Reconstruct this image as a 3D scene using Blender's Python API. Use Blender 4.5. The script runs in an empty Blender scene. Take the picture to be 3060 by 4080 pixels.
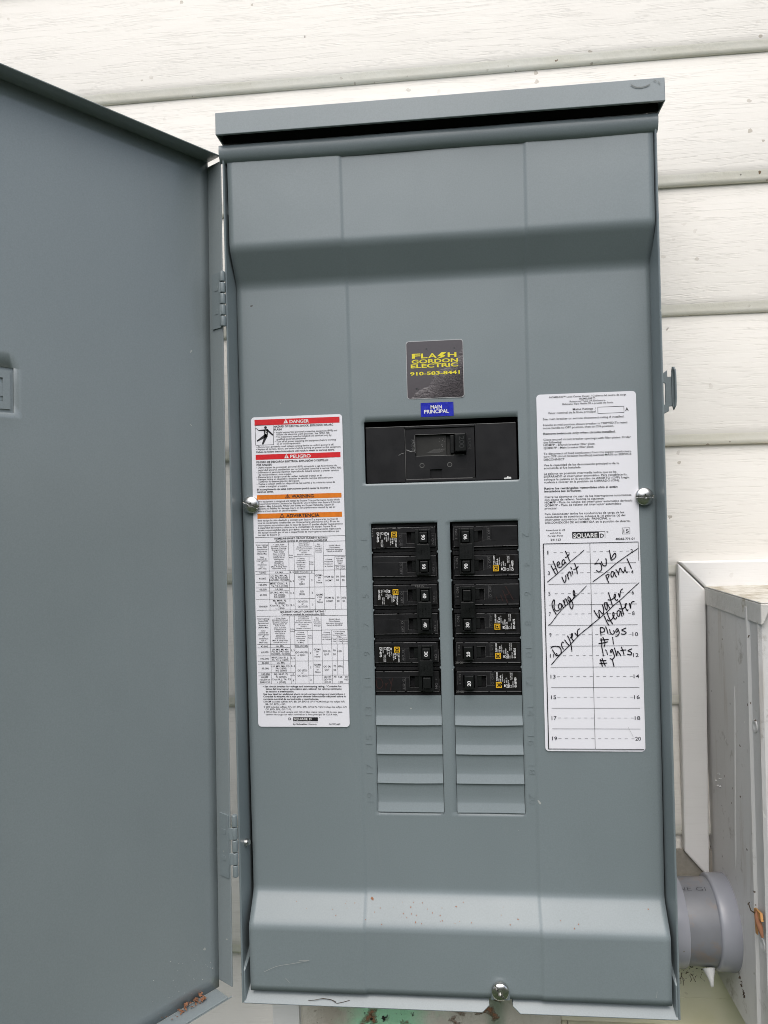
import bpy, bmesh, math, random
from mathutils import Vector, Matrix
random.seed(7)
scene = bpy.context.scene
COL = scene.collection
U = 0.001                     # everything below is written in millimetres
HZ = 1500.0                   # height of the panel's datum above the lawn
R = math.radians

# ------------------------------------------------------------------ camera, sky, sun
cam_d = bpy.data.cameras.new('camera'); cam = bpy.data.objects.new('camera', cam_d); COL.objects.link(cam)
cam_d.sensor_fit = 'HORIZONTAL'; cam_d.sensor_width = 36; cam_d.lens = 3077.36/3060*36
cam_d.clip_start = 0.01; cam_d.clip_end = 2000
rt, up_, fw = Vector((0.99458983, 0.10088467, -0.02476618)), Vector((0.02527866, -0.0038044, 0.9996732)), Vector((-0.10075748, 0.99489085, 0.00633405))
cam.matrix_world = Matrix(((rt.x, up_.x, -fw.x, 10.109*U), (rt.y, up_.y, -fw.y, -678.838*U), (rt.z, up_.z, -fw.z, (6.109+HZ)*U), (0, 0, 0, 1)))
scene.camera = cam

SUN_DIR = Vector((-0.02, -0.56, 0.83)).normalized()
world = bpy.data.worlds.new('World'); scene.world = world; world.use_nodes = True
wn = world.node_tree; wn.nodes.clear()
sky = wn.nodes.new('ShaderNodeTexSky'); sky.sky_type = 'NISHITA'; sky.sun_disc = False
sky.sun_elevation = math.asin(SUN_DIR.z); sky.sun_rotation = math.atan2(SUN_DIR.x, SUN_DIR.y)
sky.air_density = 1.0; sky.dust_density = 3.0; sky.ozone_density = 1.0
hs = wn.nodes.new('ShaderNodeHueSaturation'); hs.inputs['Saturation'].default_value = 0.62
bg = wn.nodes.new('ShaderNodeBackground'); bg.inputs['Strength'].default_value = 0.125
wo = wn.nodes.new('ShaderNodeOutputWorld')
wn.links.new(sky.outputs[0], hs.inputs['Color']); wn.links.new(hs.outputs[0], bg.inputs[0]); wn.links.new(bg.outputs[0], wo.inputs[0])
sun_d = bpy.data.lights.new('sun', 'SUN'); sun_d.energy = 1.35; sun_d.angle = R(72); sun_d.color = (1.0, 0.97, 0.93)
sun = bpy.data.objects.new('sun', sun_d); COL.objects.link(sun); sun.location = SUN_DIR*20
sun.rotation_euler = (-SUN_DIR).to_track_quat('-Z', 'Y').to_euler()
scene.view_settings.view_transform = 'Standard'; scene.view_settings.look = 'None'
scene.view_settings.gamma = 1.0; scene.view_settings.use_curve_mapping = False
scene.view_settings.exposure = 0.60
scene.cycles.pixel_filter_type = 'BLACKMAN_HARRIS'; scene.cycles.filter_width = 0.95

# ------------------------------------------------------------------ measured lettering and lines (mm on the panel)
DATA = {
  'left': {
    't': [('DANGER', -141.1, -123.4, 91.8, 2.73, 'w', 1), ('HAZARD OF ELECTRIC SHOCK, EXPLOSION OR ARC', -155.3, -101.7, 88.4, 1.65, 'k', 1), ('FLASH', -155.2, -148.4, 85.8, 1.65, 'k', 1), ('• Apply appropriate personal protective equipment (PPE) and', -154.9, -98.4, 83.3, 1.46, 'k', 0), ('follow safe electrical work practices. See NFPA 70E.', -153.2, -104.8, 81.3, 1.46, 'k', 0), ('• This equipment must be installed and serviced only by', -154.9, -103.5, 79.3, 1.46, 'k', 0), ('qualified electrical personnel.', -153.2, -126.4, 77.2, 1.46, 'k', 0), ('• Turn off all power supplying this equipment before working', -154.8, -99.8, 75.1, 1.46, 'k', 0), ('on or inside equipment.', -153.2, -131.6, 73.1, 1.46, 'k', 0), ('• Always use a properly rated voltage sensing device to confirm power is off.', -172.1, -101.6, 70.8, 1.46, 'k', 0), ('• Replace all devices, doors, and covers before turning on power to this equipment.', -172.1, -95.2, 68.7, 1.46, 'k', 0), ('• Utilice equipo de protección personal (EPP) apropiado y siga las prácticas de', -172.2, -99.5, 52.3, 1.46, 'k', 0), ('seguridad eléctrica establecidas por su Compañía (consulte la norma NFPA 70E)', -170.6, -95.5, 50.1, 1.46, 'k', 0), ('• Solamente el personal eléctrico especializado deberá instalar y prestar servicio', -172.2, -97.8, 48.0, 1.46, 'k', 0), ('de mantenimiento a este equipo.', -170.5, -140.4, 45.9, 1.46, 'k', 0), ('• Desenergice el equipo antes de realizar cualquier trabajo en él.', -172.2, -112.8, 43.8, 1.46, 'k', 0), ('• Siempre utilice un dispositivo detector de tensión nominal adecuado para', -172.2, -103.3, 41.7, 1.46, 'k', 0), ('confirmar la desenergización del equipo.', -170.6, -133.2, 39.7, 1.46, 'k', 0), ('• Vuelva a colocar todos los dispositivos, las puertas y las cubiertas antes de', -172.3, -101.4, 37.6, 1.46, 'k', 0), ('volver a energizar el equipo.', -170.6, -144.3, 35.4, 1.46, 'k', 0), ('This equipment is designed and tested by Square D to performance levels which', -171.9, -97.8, 21.9, 1.46, 'k', 0), ('exceed Underwriters Laboratories Standards. Use of Other than Square D Circuit', -171.9, -97.2, 19.8, 1.46, 'k', 0), ('Breakers May Adversely Affect User Safety and Impair Reliability. Square D', -172.0, -102.8, 17.6, 1.46, 'k', 0), ('disclaims all liability for damage, injury or non-performance caused by use or', -171.9, -101.6, 15.5, 1.46, 'k', 0), ('failure of non-Square D circuit breakers.', -171.9, -135.7, 13.3, 1.46, 'k', 0), ('Este equipo ha sido diseñado y probado por Square D y supera las normas de', -172.1, -99.6, 4.9, 1.46, 'k', 0), ('nivel de rendimiento establecidas por Underwriters Laboratories (UL). El uso de', -172.1, -98.4, 2.7, 1.46, 'k', 0), ('interruptores automáticos que no sean de Square D pueden afectar negativamente', -172.1, -95.4, 0.5, 1.46, 'k', 0), ('la seguridad del usuario y deteriorar la confiabilidad del equipo. Square D no', -172.1, -101.3, -1.6, 1.46, 'k', 0), ('asume responsabilidad alguna por daños, lesiones o funcionamiento inadecuado', -172.1, -97.2, -3.8, 1.46, 'k', 0), ('del equipo causado por el uso o desperfectos de interruptores automáticos que', -172.1, -98.7, -5.9, 1.46, 'k', 0), ('no sean de Square D.', -172.0, -152.0, -8.0, 1.46, 'k', 0), ('Failure to follow these instructions will result in death or serious injury.', -171.9, -101.1, 66.3, 1.46, 'k', 1), ('PELIGRO', -141.2, -122.7, 60.7, 2.73, 'w', 1), ('PELIGRO DE DESCARGA ELÉCTRICA, EXPLOSIÓN O DESTELLO', -172.1, -106.9, 57.1, 1.59, 'k', 1), ('POR ARQUEO', -172.1, -157.9, 54.6, 1.59, 'k', 1), ('El incumplimiento de estas instrucciones podrá causar la muerte o', -172.2, -105.7, 32.7, 1.46, 'k', 1), ('lesiones serias.', -172.2, -157.0, 30.6, 1.46, 'k', 1), ('WARNING', -140.9, -120.9, 25.1, 2.8, 'k', 1), ('ADVERTENCIA', -146.2, -116.1, 7.9, 2.8, 'k', 1), ('HOMELINE-SHORT CIRCUIT CURRENT RATING /', -157.3, -108.7, -11.6, 1.46, 'k', 1), ('Corriente nominal de cortocircuito- HOMELINE', -156.4, -109.8, -13.7, 1.4, 'k', 1), ('QO-SHORT CIRCUIT CURRENT RATING /', -153.7, -112.7, -77.0, 1.51, 'k', 1), ('Corriente nominal de cortocircuito- QO', -152.6, -113.7, -79.3, 1.43, 'k', 1), ('Interrupting', -174.0, -163.7, -16.8, 1.19, 'k', 0), ('Rating RMS', -173.2, -164.5, -18.8, 1.19, 'k', 0), ('Symmetrical', -173.6, -164.1, -20.8, 1.19, 'k', 0), ('Amperes at', -173.2, -164.6, -22.7, 1.19, 'k', 0), ('240Vac Max.', -173.7, -164.2, -24.7, 1.19, 'k', 0), ('Valor', -171.2, -167.0, -27.6, 1.19, 'k', 0), ('nominal de', -173.3, -165.0, -29.3, 1.19, 'k', 0), ('interrupción', -174.1, -164.1, -31.0, 1.19, 'k', 0), ('A', -170.4, -167.9, -32.8, 1.19, 'k', 0), ('simétricos', -173.3, -165.0, -34.5, 1.19, 'k', 0), ('rcm a', -171.2, -167.1, -36.3, 1.19, 'k', 0), ('240V~ máx.', -173.3, -165.0, -38.0, 1.19, 'k', 0), ('• Line Side', -158.5, -148.5, -16.7, 1.11, 'k', 0), ('SQUARE D Circuit', -160.8, -146.3, -18.3, 1.11, 'k', 0), ('Breaker Catalog', -160.3, -146.8, -19.9, 1.11, 'k', 0), ('Designation or', -159.9, -147.2, -21.5, 1.11, 'k', 0), ('Fuse Class', -158.1, -149.0, -23.2, 1.11, 'k', 0), ('Clase de fusible', -159.2, -148.2, -25.0, 1.11, 'k', 0), ('o designación de', -159.2, -148.2, -26.7, 1.11, 'k', 0), ('catálogo de los', -158.9, -148.6, -28.3, 1.11, 'k', 0), ('interruptores', -158.2, -149.3, -29.9, 1.11, 'k', 0), ('automáticos', -157.5, -150.0, -31.6, 1.11, 'k', 0), ('SQUARE D del', -157.9, -149.6, -33.2, 1.11, 'k', 0), ('lado de línea', -158.2, -149.3, -34.8, 1.11, 'k', 0), ('(Max. A rating/ Valor', -161.0, -146.5, -36.4, 1.11, 'k', 0), ('nominal máx. en A)', -160.0, -147.6, -38.0, 1.11, 'k', 0), ('Poles', -144.3, -140.7, -26.4, 0.95, 'k', 0), ('Polos', -144.4, -140.7, -28.4, 0.95, 'k', 0), ('Tenant SQUARE D', -135.6, -125.6, -15.7, 0.95, 'k', 0), ('Circuit Breaker', -135.6, -125.6, -17.4, 0.95, 'k', 0), ('(Integral or Remote)', -137.3, -123.9, -19.1, 0.95, 'k', 0), ('Interruptor Automático', -138.0, -123.2, -20.8, 0.95, 'k', 0), ('del Usuario de', -135.3, -125.9, -22.5, 0.95, 'k', 0), ('SQUARE D', -133.3, -128.0, -24.2, 0.95, 'k', 0), ('(Integral o Remoto)', -137.0, -124.3, -25.9, 0.95, 'k', 0), ('• Catalog', -136.8, -130.5, -29.4, 0.95, 'k', 0), ('Designation', -137.5, -129.8, -31.2, 0.95, 'k', 0), ('(Ampere Max.)', -138.2, -129.1, -33.0, 0.95, 'k', 0), ('Designación', -137.5, -129.9, -34.9, 0.95, 'k', 0), ('de Catálogo', -137.5, -129.9, -36.7, 0.95, 'k', 0), ('(A Máx.)', -136.5, -130.9, -38.5, 0.95, 'k', 0), ('Poles', -126.1, -122.5, -32.7, 0.95, 'k', 0), ('Polos', -126.1, -122.5, -34.6, 0.95, 'k', 0), ('Main', -118.8, -116.3, -17.0, 0.95, 'k', 0), ('Breaker /', -120.4, -114.8, -18.7, 0.95, 'k', 0), ('Interruptor', -121.1, -114.2, -20.5, 0.95, 'k', 0), ('Automático', -120.7, -114.5, -22.2, 0.95, 'k', 0), ('Principal', -120.4, -114.8, -23.9, 0.95, 'k', 0), ('SQUARE D Branch', -108.4, -98.1, -18.5, 1.11, 'k', 0), ('Circuit Breaker', -108.4, -98.1, -20.3, 1.11, 'k', 0), ('Interruptor Automático', -110.8, -95.8, -22.0, 1.11, 'k', 0), ('Derivado de SQUARE D', -110.2, -96.5, -23.7, 1.11, 'k', 0), ('Interrupting', -174.5, -164.1, -82.8, 1.19, 'k', 0), ('Rating RMS', -173.6, -165.0, -84.8, 1.19, 'k', 0), ('Symmetrical', -174.1, -164.6, -86.7, 1.19, 'k', 0), ('Amperes at', -173.7, -165.0, -88.7, 1.19, 'k', 0), ('240Vac Max.', -174.1, -164.6, -90.6, 1.19, 'k', 0), ('Valor', -171.6, -167.5, -93.5, 1.19, 'k', 0), ('nominal de', -173.7, -165.4, -95.2, 1.19, 'k', 0), ('interrupción', -174.5, -164.6, -97.0, 1.19, 'k', 0), ('A', -170.8, -168.3, -98.7, 1.19, 'k', 0), ('simétricos', -173.7, -165.4, -100.5, 1.19, 'k', 0), ('rcm a', -171.7, -167.5, -102.2, 1.19, 'k', 0), ('240V~ máx.', -173.8, -165.5, -104.0, 1.19, 'k', 0), ('• Line Side', -158.9, -149.0, -82.5, 1.11, 'k', 0), ('SQUARE D Circuit', -161.2, -146.8, -84.1, 1.11, 'k', 0), ('Breaker Catalog', -160.8, -147.2, -85.7, 1.11, 'k', 0), ('Designation or', -160.3, -147.7, -87.4, 1.11, 'k', 0), ('Fuse Class', -158.5, -149.5, -89.0, 1.11, 'k', 0), ('Clase de fusible', -159.7, -148.7, -90.9, 1.11, 'k', 0), ('o designación de', -159.7, -148.7, -92.5, 1.11, 'k', 0), ('catálogo de los', -159.3, -149.0, -94.1, 1.11, 'k', 0), ('interruptores', -158.7, -149.7, -95.7, 1.11, 'k', 0), ('automáticos', -158.0, -150.4, -97.4, 1.11, 'k', 0), ('SQUARE D del', -158.3, -150.1, -99.0, 1.11, 'k', 0), ('lado de línea', -158.7, -149.7, -100.6, 1.11, 'k', 0), ('(Max. A rating/ Valor', -161.4, -147.0, -102.2, 1.11, 'k', 0), ('nominal máx. en A)', -160.4, -148.0, -103.8, 1.11, 'k', 0), ('Poles', -144.8, -141.2, -92.1, 0.95, 'k', 0), ('Polos', -144.8, -141.2, -94.1, 0.95, 'k', 0), ('Tenant SQUARE D', -137.8, -127.7, -81.3, 0.95, 'k', 0), ('Circuit Breaker', -137.8, -127.7, -83.0, 0.95, 'k', 0), ('(Integral or Remote)', -139.5, -126.1, -84.7, 0.95, 'k', 0), ('Interruptor Automático', -140.2, -125.4, -86.4, 0.95, 'k', 0), ('del Usuario de', -137.5, -128.1, -88.1, 0.95, 'k', 0), ('SQUARE D', -135.5, -130.1, -89.8, 0.95, 'k', 0), ('(Integral o Remoto)', -139.2, -126.5, -91.5, 0.95, 'k', 0), ('• Catalog', -138.7, -132.5, -95.0, 0.95, 'k', 0), ('Designation', -139.4, -131.8, -96.8, 0.95, 'k', 0), ('(Ampere Max.)', -140.1, -131.1, -98.7, 0.95, 'k', 0), ('Designación', -139.4, -131.8, -100.5, 0.95, 'k', 0), ('de Catálogo', -139.5, -131.8, -102.3, 0.95, 'k', 0), ('(A Máx.)', -138.4, -132.9, -104.1, 0.95, 'k', 0), ('Poles', -128.8, -125.2, -98.2, 0.95, 'k', 0), ('Polos', -128.9, -125.2, -100.1, 0.95, 'k', 0), ('Main', -121.6, -119.1, -82.5, 0.95, 'k', 0), ('Breaker /', -123.2, -117.5, -84.2, 0.95, 'k', 0), ('Interruptor', -123.8, -116.9, -85.9, 0.95, 'k', 0), ('Automático', -123.5, -117.3, -87.6, 0.95, 'k', 0), ('Principal', -123.2, -117.6, -89.4, 0.95, 'k', 0), ('SQUARE D Branch', -110.0, -99.8, -83.9, 1.11, 'k', 0), ('Circuit Breaker', -110.0, -99.8, -85.6, 1.11, 'k', 0), ('Interruptor Automático', -112.4, -97.4, -87.3, 1.11, 'k', 0), ('Derivado de SQUARE D', -111.8, -98.1, -89.1, 1.11, 'k', 0), ('• Catalog', -111.9, -105.5, -30.6, 0.95, 'k', 0), ('Designation', -112.6, -104.8, -32.6, 0.95, 'k', 0), ('Designación', -112.6, -104.9, -34.7, 0.95, 'k', 0), ('de Catálogo', -112.6, -104.9, -36.7, 0.95, 'k', 0), ('Current Rating', -103.0, -94.4, -28.4, 0.95, 'k', 0), ('Ampere Max.', -102.1, -95.4, -30.0, 0.95, 'k', 0), ('Corriente', -101.5, -96.0, -31.6, 0.95, 'k', 0), ('Nominal', -100.9, -96.6, -33.1, 0.95, 'k', 0), ('A Máx.', -100.6, -96.9, -34.7, 0.95, 'k', 0), ('• Catalog', -115.3, -109.3, -95.4, 0.95, 'k', 0), ('Designation', -116.0, -108.7, -97.4, 0.95, 'k', 0), ('Designación', -116.0, -108.7, -99.4, 0.95, 'k', 0), ('de Catálogo', -116.1, -108.7, -101.4, 0.95, 'k', 0), ('Current Rating', -105.9, -95.9, -94.7, 0.95, 'k', 0), ('Ampere Max.', -104.9, -97.0, -96.3, 0.95, 'k', 0), ('Corriente Nominal', -107.0, -94.8, -97.8, 0.95, 'k', 0), ('A Máx.', -103.1, -98.8, -99.4, 0.95, 'k', 0), ('1 Pole', -103.3, -99.4, -37.0, 0.95, 'k', 0), ('1 Pole', -103.3, -99.4, -38.6, 0.95, 'k', 0), ('2 Pole', -97.9, -94.1, -37.1, 0.95, 'k', 0), ('2 Pole', -98.0, -94.1, -38.7, 0.95, 'k', 0), ('1 Pole', -107.8, -103.9, -101.7, 0.95, 'k', 0), ('1 Pole', -107.8, -103.9, -103.3, 0.95, 'k', 0), ('2 Pole', -102.6, -98.7, -101.7, 0.95, 'k', 0), ('2 Pole', -102.6, -98.7, -103.3, 0.95, 'k', 0), ('3 Pole', -97.6, -93.7, -101.8, 0.95, 'k', 0), ('3 Pole', -97.6, -93.7, -103.4, 0.95, 'k', 0), ('42,000', -171.9, -165.6, -41.7, 1.43, 'k', 0), ('65,000', -172.1, -165.8, -47.0, 1.43, 'k', 0), ('100,000', -172.6, -165.3, -52.6, 1.43, 'k', 0), ('42,000', -172.2, -165.6, -56.8, 1.43, 'k', 0), ('65,000', -171.8, -165.6, -61.7, 1.43, 'k', 0), ('100,000', -172.7, -165.2, -72.0, 1.43, 'k', 0), ('LA, MA', -157.2, -150.2, -41.7, 1.43, 'k', 0), ('LH, MG, MH, MJ,', -161.5, -146.4, -44.7, 1.43, 'k', 0), ('PG, PJ, PA(1600)', -161.7, -146.1, -46.6, 1.43, 'k', 0), ('RG(2000), RJ(2000)', -162.8, -145.0, -48.5, 1.43, 'k', 0), ('MHF, Class J, R,', -162.2, -146.0, -51.7, 1.43, 'k', 0), ('T6, T3, L (1200)', -161.3, -146.2, -53.8, 1.43, 'k', 0), ('LA, MA', -157.4, -150.6, -56.7, 1.43, 'k', 0), ('LH, MG, MH, PG,', -162.4, -145.8, -59.7, 1.43, 'k', 0), ('PA (1600),', -158.6, -148.6, -61.8, 1.43, 'k', 0), ('RG (2000)', -158.8, -148.9, -63.6, 1.43, 'k', 0), ('MJ, MHF, PJ,', -160.1, -147.8, -66.9, 1.43, 'k', 0), ('RJ (2000),', -158.1, -148.7, -69.1, 1.43, 'k', 0), ('Class R, J, T6, T3,', -162.7, -145.5, -71.2, 1.43, 'k', 0), ('L (1200)', -157.6, -149.8, -73.7, 1.43, 'k', 0), ('2, 3', -144.1, -140.7, -41.8, 1.43, 'k', 0), ('2, 3', -144.1, -140.7, -49.5, 1.43, 'k', 0), ('2, 3', -144.1, -140.7, -60.3, 1.43, 'k', 0), ('2, 3', -144.1, -140.7, -71.0, 1.43, 'k', 0), ('QO-VH (125)', -139.6, -127.3, -41.6, 1.43, 'k', 0), ('QO-VH', -136.9, -130.0, -45.9, 1.43, 'k', 0), ('(125)', -136.2, -130.9, -48.2, 1.43, 'k', 0), ('or', -134.4, -132.6, -50.3, 1.43, 'k', 0), ('QOH', -135.8, -131.1, -52.4, 1.43, 'k', 0), ('QD', -135.2, -132.0, -59.0, 1.43, 'k', 0), ('(225)', -136.1, -131.1, -61.3, 1.43, 'k', 0), ('QD (225)', -137.5, -128.8, -67.9, 1.43, 'k', 0), ('or', -134.1, -132.3, -70.0, 1.43, 'k', 0), ('QG (225)', -137.6, -128.8, -72.4, 1.43, 'k', 0), ('2', -124.8, -123.7, -41.9, 1.43, 'k', 0), ('2', -124.9, -123.7, -49.2, 1.43, 'k', 0), ('2', -124.8, -123.6, -60.2, 1.43, 'k', 0), ('2', -124.6, -123.6, -70.8, 1.43, 'k', 0), ('QOM1-', -121.1, -114.2, -44.9, 1.43, 'k', 0), ('VH', -118.9, -116.3, -47.0, 1.43, 'k', 0), ('or', -118.5, -116.7, -49.1, 1.43, 'k', 0), ('None', -120.2, -115.1, -51.2, 1.43, 'k', 0), ('QOM2', -120.7, -114.5, -62.1, 1.43, 'k', 0), ('- VH', -120.0, -115.9, -64.3, 1.43, 'k', 0), ('or', -118.4, -116.6, -66.4, 1.43, 'k', 0), ('None', -120.0, -115.0, -68.5, 1.43, 'k', 0), ('HOM (§)', -112.8, -104.8, -46.3, 1.43, 'k', 0), ('HOMT', -111.9, -105.7, -49.6, 1.43, 'k', 0), ('HOM (§)', -112.8, -104.8, -64.9, 1.43, 'k', 0), ('HOMT', -111.7, -105.7, -67.9, 1.43, 'k', 0), ('50', -102.4, -100.1, -46.3, 1.43, 'k', 0), ('30', -102.5, -100.0, -49.4, 1.43, 'k', 0), ('100', -97.7, -94.4, -46.3, 1.43, 'k', 0), ('50', -97.3, -95.0, -49.5, 1.43, 'k', 0), ('50', -102.2, -100.1, -64.8, 1.43, 'k', 0), ('30', -102.3, -100.0, -68.0, 1.43, 'k', 0), ('200‡', -98.2, -93.9, -65.0, 1.43, 'k', 0), ('50', -97.2, -94.9, -68.0, 1.43, 'k', 0), ('42,000', -172.0, -165.6, -107.6, 1.43, 'k', 0), ('65,000', -171.8, -165.3, -112.8, 1.43, 'k', 0), ('100,000', -172.6, -164.9, -118.6, 1.43, 'k', 0), ('42,000', -171.7, -165.3, -122.4, 1.43, 'k', 0), ('65,000', -171.7, -165.2, -127.3, 1.43, 'k', 0), ('100,000', -172.0, -164.6, -132.4, 1.43, 'k', 0), ('65,000', -172.3, -166.0, -135.0, 1.43, 'k', 0), ('100,000 at', -173.8, -164.3, -137.3, 1.43, 'k', 0), ('208Y/120', -173.7, -164.6, -139.6, 1.43, 'k', 0), ('LA, MA', -158.2, -151.3, -107.4, 1.43, 'k', 0), ('LH, MG, MJ, MH', -161.8, -147.2, -110.5, 1.43, 'k', 0), ('PG, PJ, PA(1600)', -162.3, -146.5, -112.4, 1.43, 'k', 0), ('RG(2000), RJ(2000)', -163.3, -145.6, -114.4, 1.43, 'k', 0), ('MHF,Class R, J,', -162.4, -147.2, -117.7, 1.43, 'k', 0), ('T6, T3, L (1200)', -162.4, -147.3, -119.7, 1.43, 'k', 0), ('LA, MA', -157.7, -150.7, -122.3, 1.43, 'k', 0), ('LH, MG, MH, PG,', -162.6, -145.9, -125.4, 1.43, 'k', 0), ('PA (1600),', -158.9, -148.8, -127.3, 1.43, 'k', 0), ('RG (2000)', -159.0, -149.1, -129.3, 1.43, 'k', 0), ('MJ, MHF, PJ,', -160.3, -147.8, -132.4, 1.43, 'k', 0), ('RJ (2000),', -158.9, -148.9, -134.8, 1.43, 'k', 0), ('Class R, J, T6, T3', -162.7, -145.6, -137.1, 1.43, 'k', 0), ('L (1200)', -158.0, -150.1, -139.6, 1.43, 'k', 0), ('2, 3', -144.9, -141.6, -111.3, 1.43, 'k', 0), ('2, 3', -144.9, -141.7, -118.3, 1.43, 'k', 0), ('2, 3', -144.9, -141.7, -125.2, 1.43, 'k', 0), ('2', -143.9, -142.8, -132.2, 1.43, 'k', 0), ('3', -143.9, -142.7, -138.1, 1.43, 'k', 0), ('QO-VH(125)', -140.8, -129.4, -107.5, 1.43, 'k', 0), ('QO-VH(125)', -140.8, -129.5, -113.1, 1.43, 'k', 0), ('or QOH', -138.9, -132.1, -115.5, 1.43, 'k', 0), ('QD (225)', -139.2, -130.5, -129.2, 1.43, 'k', 0), ('or', -135.7, -133.9, -131.4, 1.43, 'k', 0), ('QG (225)', -139.3, -130.4, -133.9, 1.43, 'k', 0), ('2', -127.7, -126.6, -113.7, 1.43, 'k', 0), ('2', -127.9, -126.8, -126.6, 1.43, 'k', 0), ('3', -127.9, -126.8, -137.5, 1.43, 'k', 0), ('QOM1', -124.1, -118.2, -110.6, 1.43, 'k', 0), ('- VH', -123.5, -119.5, -112.7, 1.43, 'k', 0), ('or', -121.9, -120.1, -114.9, 1.43, 'k', 0), ('None', -123.5, -118.5, -117.0, 1.43, 'k', 0), ('QOM2', -124.1, -118.0, -124.2, 1.43, 'k', 0), ('- VH', -123.6, -119.4, -126.3, 1.43, 'k', 0), ('or', -122.0, -120.1, -128.4, 1.43, 'k', 0), ('None', -123.4, -118.5, -130.6, 1.43, 'k', 0), ('QO (¥)', -115.8, -109.3, -112.2, 1.43, 'k', 0), ('QOT', -114.9, -110.5, -115.1, 1.43, 'k', 0), ('QO (¥)', -115.7, -109.3, -125.8, 1.43, 'k', 0), ('QOT', -114.8, -110.5, -128.7, 1.43, 'k', 0), ('QO (¥)', -115.5, -109.3, -135.0, 1.43, 'k', 0), ('QO-VH', -115.7, -109.0, -137.3, 1.43, 'k', 0), ('QO-H', -115.1, -109.6, -139.6, 1.43, 'k', 0), ('70', -106.9, -104.5, -111.6, 1.43, 'k', 0), ('20', -106.9, -104.5, -115.0, 1.43, 'k', 0), ('100', -102.6, -99.2, -112.3, 1.43, 'k', 0), ('70', -106.7, -104.4, -125.6, 1.43, 'k', 0), ('20', -106.8, -104.5, -129.0, 1.43, 'k', 0), ('200‡', -103.1, -98.4, -125.7, 1.43, 'k', 0), ('70', -106.7, -104.4, -135.0, 1.43, 'k', 0), ('125', -102.5, -99.1, -135.1, 1.43, 'k', 0), ('30', -96.7, -94.4, -135.1, 1.43, 'k', 0), ('100', -97.1, -93.9, -137.4, 1.43, 'k', 0), ('100', -102.4, -98.9, -139.6, 1.43, 'k', 0), ('• See circuit breaker for voltage and interrupting rating. / Consulte los', -171.1, -100.1, -143.4, 1.43, 'k', 1), ('datos del interruptor automático para obtener los valores nominales', -168.4, -100.1, -145.6, 1.43, 'k', 1), ('de tensión e interrupción.', -168.5, -142.7, -147.9, 1.43, 'k', 1), ('See box label for additional short circuit current ratings and restrictions. /', -170.8, -97.0, -150.2, 1.43, 'k', 1), ('Consulte la etiqueta de la caja para obtener información adicional sobre la', -170.9, -96.5, -152.3, 1.43, 'k', 1), ('corriente nominal de cortocircuito y restricciones.', -170.9, -120.7, -154.6, 1.43, 'k', 1), ('§ HOM includes suffixes AFI, BB, DF, EPD & GFI / HOM incluye los sufijos AFI,', -170.8, -97.2, -156.9, 1.43, 'k', 0), ('BB, DF, EPD y GFI.', -169.0, -150.7, -159.2, 1.43, 'k', 0), ('¥ QO includes suffixes AFI, DF, EPD, EPE, GFI & PL / QO incluye los sufijos AFI.', -170.8, -95.5, -161.6, 1.43, 'k', 0), ('DF, EPD, EPE, GFI Y PL.', -169.0, -145.3, -163.8, 1.43, 'k', 0), ('‡ 100 A Max. in load centers with 125 A Max. mains rating / 100 A máx. para', -170.6, -99.8, -166.1, 1.43, 'k', 0), ('centros de carga con valor nominal en la línea principal de 125 A máx.', -169.0, -104.0, -168.3, 1.43, 'k', 0), ('SQUARE D', -143.7, -127.6, -172.7, 1.91, 'w', 1), ('by Schneider', -144.4, -131.1, -176.8, 1.27, 'k', 1), ('Electric', -130.4, -122.9, -176.8, 1.11, 'k', 0), ('NVE52669', -111.9, -101.9, -176.9, 1.35, 'k', 0), ('D', -148.5, -146.1, -172.6, 2.07, 'k', 1), ('TM', -121.0, -119.9, -170.6, 0.56, 'k', 0)],
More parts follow.
